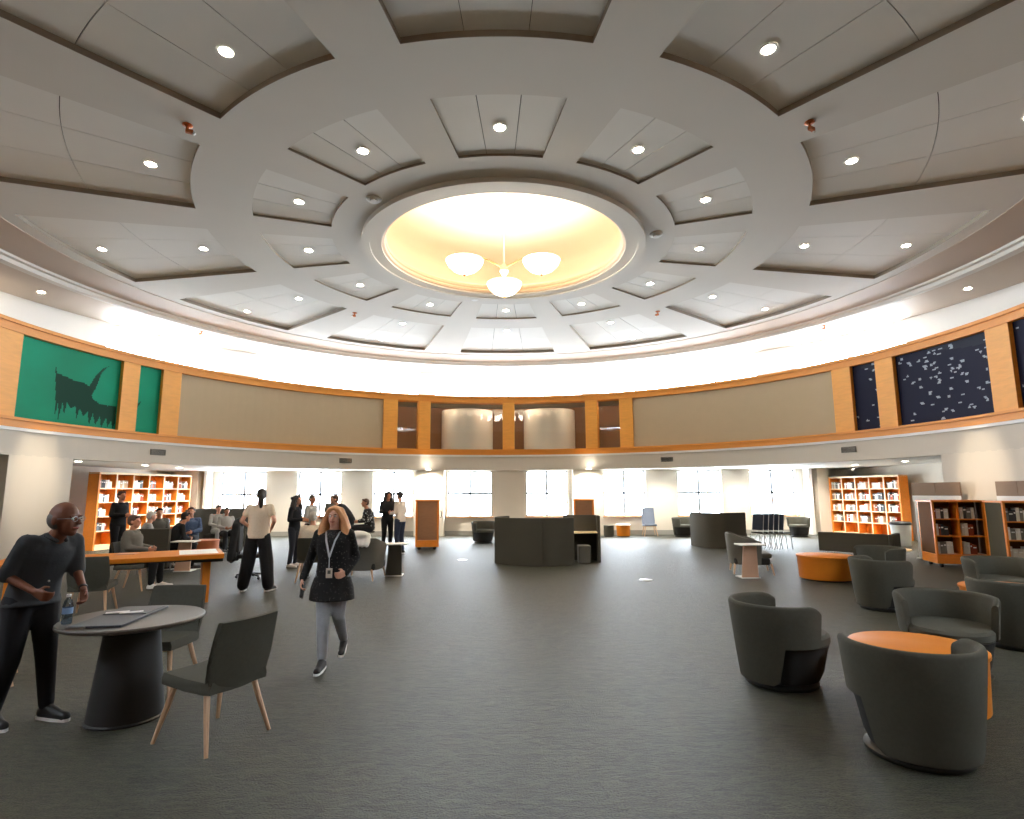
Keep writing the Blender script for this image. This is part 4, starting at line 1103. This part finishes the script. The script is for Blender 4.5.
            if hairstyle in ('long', 'longfull', 'curly'):
                k = 1.0 if hairstyle == 'long' else 1.25
                for e in (-1, 1):
                    hl([(e*.0, -.055, .105), (e*.045, -.062, .08), (e*.077, -.035, .03), (e*.088*k, -.01, -.06), (e*.10*k, .0, -.14), (e*.12*k, -.01, -.215)], [.022, .024, .026, .034, .040*k, .030])
                    hl([(e*.05, .05, .06), (e*.082*k, .04, -.03), (e*.095*k, .05, -.13), (e*.09*k, .05, -.24)], [.05, .045, .05*k, .035])
                hl([(0, .06, .05), (0, .085, -.05), (0, .09, -.15), (0, .08, -.25)], [.07, .065, .06, .04])
                if hairstyle == 'curly':
                    rr = random.Random(5)
                    for i in range(40):
                        a = rr.uniform(-2.2, 2.2); z = rr.uniform(-.26, .08); hh((math.sin(a)*.105, .03+math.cos(a)*.10, z), (.03, .03, .03), 8, 6)
        remesh(b, 'hair', hair, root, max(voxel*.9, .008), 3)
    root['_D'] = 0; del root['_D']
    return root, D, Hm

m_denim = mat('grey_denim', (150, 152, 156), .85, var=.22, scale=14, bump=.15, bscale=120)
m_bluejean = mat('blue_denim', (48, 58, 82), .85, var=.12, scale=20)
m_blk = mat('black_cloth', (22, 22, 24), .9, bump=.15, bscale=40)
m_floral = speckle_mat('black_floral', (20, 20, 21), (120, 118, 112), 46, .17)
m_chambray = mat('slate_chambray', (50, 53, 56), .85, var=.14, scale=10, bump=.2, bscale=60)
m_navycl = mat('dark_trousers', (22, 23, 28), .9)
m_cream = speckle_mat('cream_knit', (226, 208, 182), (200, 180, 152), 40, .2)
m_greycl = mat('grey_wool', (104, 102, 94), .9, var=.08, scale=20)
m_lightgrey = mat('light_grey_cloth', (176, 176, 172), .9, var=.1, scale=20)
m_bluecl = speckle_mat('blue_check', (70, 90, 124), (120, 136, 160), 30, .22)
m_plaid = speckle_mat('plaid_black_white', (40, 40, 42), (196, 196, 192), 16, .3)
m_shoeb = mat('shoe_black', (20, 20, 21), .6); m_shoew = mat('shoe_white', (232, 228, 220), .6)
m_blonde = mat('hair_blonde', (240, 176, 122), .55, var=.12, scale=30, bump=.3, bscale=90)
m_hdark = mat('hair_dark', (34, 28, 26), .6, bump=.3, bscale=90); m_hbrown = mat('hair_brown', (84, 54, 38), .6, bump=.3, bscale=90)
m_hgrey = mat('hair_grey', (88, 82, 76), .7, bump=.3, bscale=90); m_hwhite = mat('hair_white', (205, 200, 192), .7, bump=.3, bscale=90)

# leaning man at the round table -------------------------------------------------
jm = dict(pelvis=(0, .08, .92), waist=(0, .05, 1.05), chest=(0, -.04, 1.25), neck=(0, -.11, 1.385), head=(0, -.20, 1.505),
          shR=(-.17, -.06, 1.345), shL=(.17, -.09, 1.335), elR=(-.215, .05, 1.10), elL=(.20, -.10, 1.09), wrR=(-.15, -.18, .985), wrL=(.10, -.33, .975),
          hipR=(-.09, .08, .89), hipL=(.09, .08, .89), knR=(-.11, .08, .48), knL=(.10, .01, .48), anR=(-.12, .19, .09), anL=(.11, -.04, .085), toR=(-.15, .02, .035), toL=(.12, -.21, .035))
man, D, Hm = person('balding man in a slate rolled-sleeve shirt leaning over the round table', (-3.66, 4.62, 0), face(.95, -.32), jm, 1.0, m_skin1, m_chambray, m_navycl, m_shoeb, m_hgrey, 'fringe', .008, head_turn=14, sleeve=.98, bulk=1.12, face_detail=True, fist=1.25,
                  hands=dict(R=(.2, -.9, -.35), L=(-.15, -.4, -.8)), hs_=1.16, long_top=.06)
b = MB()                                   # collar, placket, pocket, cuffs
for e in (-1, 1): b.limb([D['neck']+V(0, .055, .01), D['neck']+V(e*.065, .0, .0), D['neck']+V(e*.035, -.075, -.04)], [.02, .02, .016], 8)
remesh(b, 'collar', m_chambray, man, .008, 3)
b = MB()
for z, y in ((1.31, -.17), (1.22, -.165), (1.13, -.135), (1.04, -.11)): b.ball((0.0, y+.02, z), .008, 8, 6)
b.build('shirt_button', m_paper, man)
mg = mat('glasses_metal', (150, 150, 152), .3, metal=1); b = MB()
for e in (-1, 1):
    b.tube([Hm @ V(e*.03+.021*math.cos(a), -.098, .006+.016*math.sin(a)) for a in [2*PI*i/14 for i in range(15)]], .002, 6)
    b.tube([Hm @ V(e*.052, -.096, .01), Hm @ V(e*.078, -.01, .008)], .002, 6)
b.tube([Hm @ V(-.009, -.099, .01), Hm @ V(.009, -.099, .01)], .002, 6); b.build('glasses', mg, man)
wr = D['wrL']; d = (wr-D['elL']).normalized(); b = MB(); b.tube([wr-d*.03, wr-d*.012], .031, 14); b.build('watch', m_black, man, smooth=True)

# walking woman ------------------------------------------------------------------
jw = dict(pelvis=(0, .0, .95), waist=(0, .0, 1.08), chest=(0, -.01, 1.27), neck=(0, .0, 1.43), head=(0.0, -.03, 1.575),
          shR=(-.17, .0, 1.385), shL=(.17, .0, 1.385), elR=(-.26, .04, 1.12), elL=(.235, .07, 1.12), wrR=(-.305, -.08, .90), wrL=(.165, -.13, .965),
          hipR=(-.09, 0, .92), hipL=(.09, 0, .92), knR=(-.055, -.13, .50), knL=(.08, -.03, .51), anR=(-.01, -.28, .095), anL=(.075, .32, .17), toR=(-.01, -.45, .045), toL=(.085, .19, .055))
wom, D, Hm = person('blonde woman walking toward the viewer in a black dotted tunic and grey jeans', (-1.86, 6.15, 0), face(.06, -1), jw, .925, m_skin2, m_floral, m_denim, m_shoeb, m_blonde, 'longfull', .008, long_top=.28, bulk=1.12, face_detail=True, fist=1.2,
                  hands=dict(R=(.0, -.45, -.9), L=(-.45, -.85, -.1)))
ml = mat('lanyard_grey', (186, 190, 196), .6)
c = D['chest']; n = D['neck']; b = MB()
yf = c.y-.150*.925*1.12+.0
for e in (-1, 1): b.tube([n+V(e*.075, .03, .0), n+V(e*.070, -.055, -.02), V(e*.045, yf+.022, n.z-.10), V(0, yf-.006, 1.06)], [(.010, .004)]*4, 6)
b.tube([V(0, yf-.006, 1.06), V(.0, yf-.006, .95)], [(.010, .004)]*2, 6); lan = b.build('lanyard', ml, wom)
b = MB(); b.box(.005, yf-.012, .905, .062, .008, .095, 0); b.build('name_badge', mat('badge_card', (214, 202, 186), .5), lan)
b = MB(); b.box(.005, yf-.0165, .915, .03, .002, .035, 0); b.build('badge_photo', m_fabmid, lan)
wp = D['wrR']; cc = Matrix.Rotation(face(.06, -1), 4, 'Z') @ (wp+V(.012, -.04, -.10)); b = MB(); b.box(0, 0, 0, .022, .07, .15); ph = b.build('phone', m_black, None, bevel=.004)
ph.location = (-1.86+cc.x, 6.15+cc.y, cc.z); ph.rotation_euler = (-.35, 0, face(.06, -1)); tag(ph, 'black phone held down in the right hand of the walking woman', 'phone')

# woman in cream top, from behind -------------------------------------------------
jb = dict(elR=(-.27, .07, 1.16), elL=(.27, .07, 1.16), wrR=(-.16, -.12, 1.02), wrL=(.16, -.12, 1.02), knR=(-.15, .0, .49), knL=(.15, .0, .49), anR=(-.21, .03, .09), anL=(.21, .03, .09), toR=(-.24, -.13, .035), toL=(.24, -.13, .035))
person('woman in a cream sleeveless top and wide black trousers, seen from behind with a ponytail', (-4.52, 10.50, 0), face(-.05, 1), jb, 1.05, m_skin2, m_cream, m_blk, m_shoeb, m_hdark, 'ponytail', .010, sleeve=.5, bulk=1.12, skirt=1, head_turn=20)
# dark standing woman in profile with white shoes
js = dict(elR=(-.22, .02, 1.12), elL=(.22, .02, 1.12), wrR=(-.08, -.24, 1.12), wrL=(.08, -.25, 1.10))
person('woman with long curly dark hair in dark clothes and white shoes, standing sideways', (-5.08, 13.75, 0), face(1, -.25), js, .97, m_skin3, m_navycl, mat('dark_jeans', (34, 38, 48), .85), m_shoew, m_hdark, 'curly', .011, head_tilt=-6, bulk=1.0)
person('person in a pale top half hidden behind the curly haired standing woman', (-5.25, 15.3, 0), face(.9, -.3), js, .97, m_skin3, m_lightgrey, m_blk, m_shoeb, m_hgrey, 'short', .012)
# pair at right of the group
person('woman with long dark hair in a black outfit facing the man in the pale jacket', (-3.68, 17.3, 0), face(.5, -.75), js, 1.02, m_skin3, m_blk, m_blk, m_shoeb, m_hdark, 'long', .012)
person('person in a pale jacket and blue jeans, standing with back turned near the window', (-3.22, 16.75, 0), face(-.9, .45), js, 1.02, m_skin2, mat('pale_jacket', (228, 216, 202), .85), m_bluejean, m_shoeb, m_hdark, 'short', .012, bulk=1.1)
# standing man by the left bookcase
person('man in a dark hooded jacket standing in front of the left bookcase', (-10.05, 15.0, 0), face(.9, -.2), js, 1.04, m_skin3, m_blk, m_navycl, m_shoeb, m_hbrown, 'short', .012, head_tilt=-8, bulk=1.15)
# leaning man in black near the windows
jl = dict(pelvis=(0, .14, .86), waist=(0, .10, .99), chest=(0, -.06, 1.15), neck=(0, -.16, 1.29), head=(0, -.25, 1.41), shR=(-.18, -.12, 1.25), shL=(.18, -.12, 1.25), elR=(-.24, -.14, .98), elL=(.24, -.14, .98), wrR=(-.12, -.34, .92), wrL=(.12, -.36, .92),
          hipR=(-.09, .14, .84), hipL=(.09, .14, .84), knR=(-.11, .02, .46), knL=(.11, .02, .46), anR=(-.12, .1, .085), anL=(.12, .1, .085), toR=(-.13, -.06, .035), toL=(.13, -.06, .035))
person('man in black leaning forward near the windows, behind the walking woman', (-4.65, 16.2, 0), face(-.9, -.35), jl, 1.08, m_skin2, m_blk, m_blk, m_shoeb, m_hbrown, 'short', .012, bulk=1.2)
person('small distant person standing at the window behind the man in black', (-6.3, 20.4, 0), face(.2, -1), js, .95, m_skin2, m_greycl, m_blk, m_shoeb, m_hgrey, 'short', .012)
# seated ones -----------------------------------------------------------------
def sit(seat=.45, lean=0, knee=.48, arms='lap'):
    z = seat+.11; q = lean
    d = dict(pelvis=(0, .06, z), waist=(0, .07-q*.15, z+.14), chest=(0, .05-q*.45, z+.34), neck=(0, .04-q*.75, z+.51), head=(0, .0-q*1.0, z+.66),
             shR=(-.18, .05-q*.7, z+.46), shL=(.18, .05-q*.7, z+.46), elR=(-.23, .0-q*.6, z+.20), elL=(.23, .0-q*.6, z+.20), wrR=(-.10, -.24-q*.2, z+.16), wrL=(.10, -.25-q*.2, z+.17),
             hipR=(-.095, .04, z-.02), hipL=(.095, .04, z-.02), knR=(-.12, -.38, z+.01), knL=(.12, -.38, z+.01), anR=(-.13, -.36, .085), anL=(.13, -.40, .085), toR=(-.15, -.53, .035), toL=(.15, -.57, .035))
    if seat > .6: d.update(anR=(-.12, -.30, .33), anL=(.12, -.30, .33), toR=(-.14, -.45, .29), toL=(.14, -.45, .29))
    return d
person('person in a grey coat seated at the long wooden table, seen from behind', (-6.85, 10.75, 0), face(1, .15), sit(lean=-.06), .98, m_skin3, m_greycl, m_blk, m_shoew, m_hbrown, 'short', .011, bulk=1.35, hs_=1.08)
dup(sc0, (-6.85, 10.75, 0), face(1, .15), 'dark chair with thin pale legs holding the grey-coated person at the long table')
person('white-haired person in a pale top seated on the grey bench', (-8.22, 13.28, 0), face(.7, .7), sit(lean=.05), .98, m_skin2, m_lightgrey, m_blk, m_shoeb, m_hwhite, 'short', .012, bulk=1.1)
person('dark-haired person in grey seated behind the white-haired person', (-9.15, 15.2, 0), face(.6, -.7), sit(), 1.0, m_skin3, m_greycl, m_blk, m_shoeb, m_hdark, 'short', .012, bulk=1.1)
person('person in black leaning forward on the grey bench, right of the white-haired person', (-7.62, 13.32, 0), face(.7, .7), sit(lean=.2), .96, m_skin3, m_blk, m_blk, m_shoeb, m_hdark, 'short', .012, bulk=1.1)
person('man in a blue checked shirt seated facing the viewer by the left bookcase', (-8.25, 15.05, 0), face(.35, -1), sit(), 1.02, m_skin3, m_bluecl, m_navycl, m_shoeb, m_hbrown, 'short', .012, bulk=1.25)
person('person in a pale shirt seated at the end of the grey curved sofa booth', (-9.25, 18.45, 0), face(.7, -.7), sit(), 1.0, m_skin2, m_lightgrey, m_lightgrey, m_shoeb, m_hgrey, 'short', .012)
person('person in greyish clothes reclining in front of the curved sofa booth', (-8.55, 17.6, 0), face(.6, -.7), sit(lean=-.1), .96, m_skin3, m_lightgrey, m_navycl, m_shoeb, m_hdark, 'short', .012, bulk=1.1)
person('person in a black and white patterned top seated on a high stool near the window', (-3.95, 16.0, 0), face(-.9, -.5), sit(.66, .08), 1.0, m_skin3, m_plaid, m_blk, m_shoeb, m_hbrown, 'short', .012, bulk=1.15)
person('person in a pale fleecy coat seated with back to the viewer, behind the walking woman', (-4.0, 11.80, 0), face(-.2, 1), sit(lean=-.02), 1.0, m_skin2, speckle_mat('pale_fleece', (216, 200, 176), (186, 170, 148), 50, .25), m_navycl, m_shoeb, m_hwhite, 'short', .011, bulk=1.25)
# seats for those on chairs whose seats show
def stool(label, x, y, h):
    t = thing('round_stool', label, 'stool', (x, y, 0), 0, 'stools under the seated group')
    MB().lathe([(.17, h-.05), (.19, h-.04), (.19, h-.015), (.17, h)], n=28).build('seat', m_fab, t, smooth=True)
    MB().lathe([(.20, 0), (.20, .015), (.03, .03), (.03, h-.05)], n=24).build('pedestal', m_black, t, smooth=True)
for x, y, h, l in ((-9.15, 15.25, .45, 'dark stool under the dark-haired seated person in grey'),
                   (-8.25, 15.1, .45, 'dark stool under the man in the blue checked shirt'), (-8.55, 17.65, .43, 'dark stool under the reclining person in greyish clothes'), (-3.95, 16.05, .68, 'high dark stool under the person in the patterned top')):
    stool(l, x, y, h)
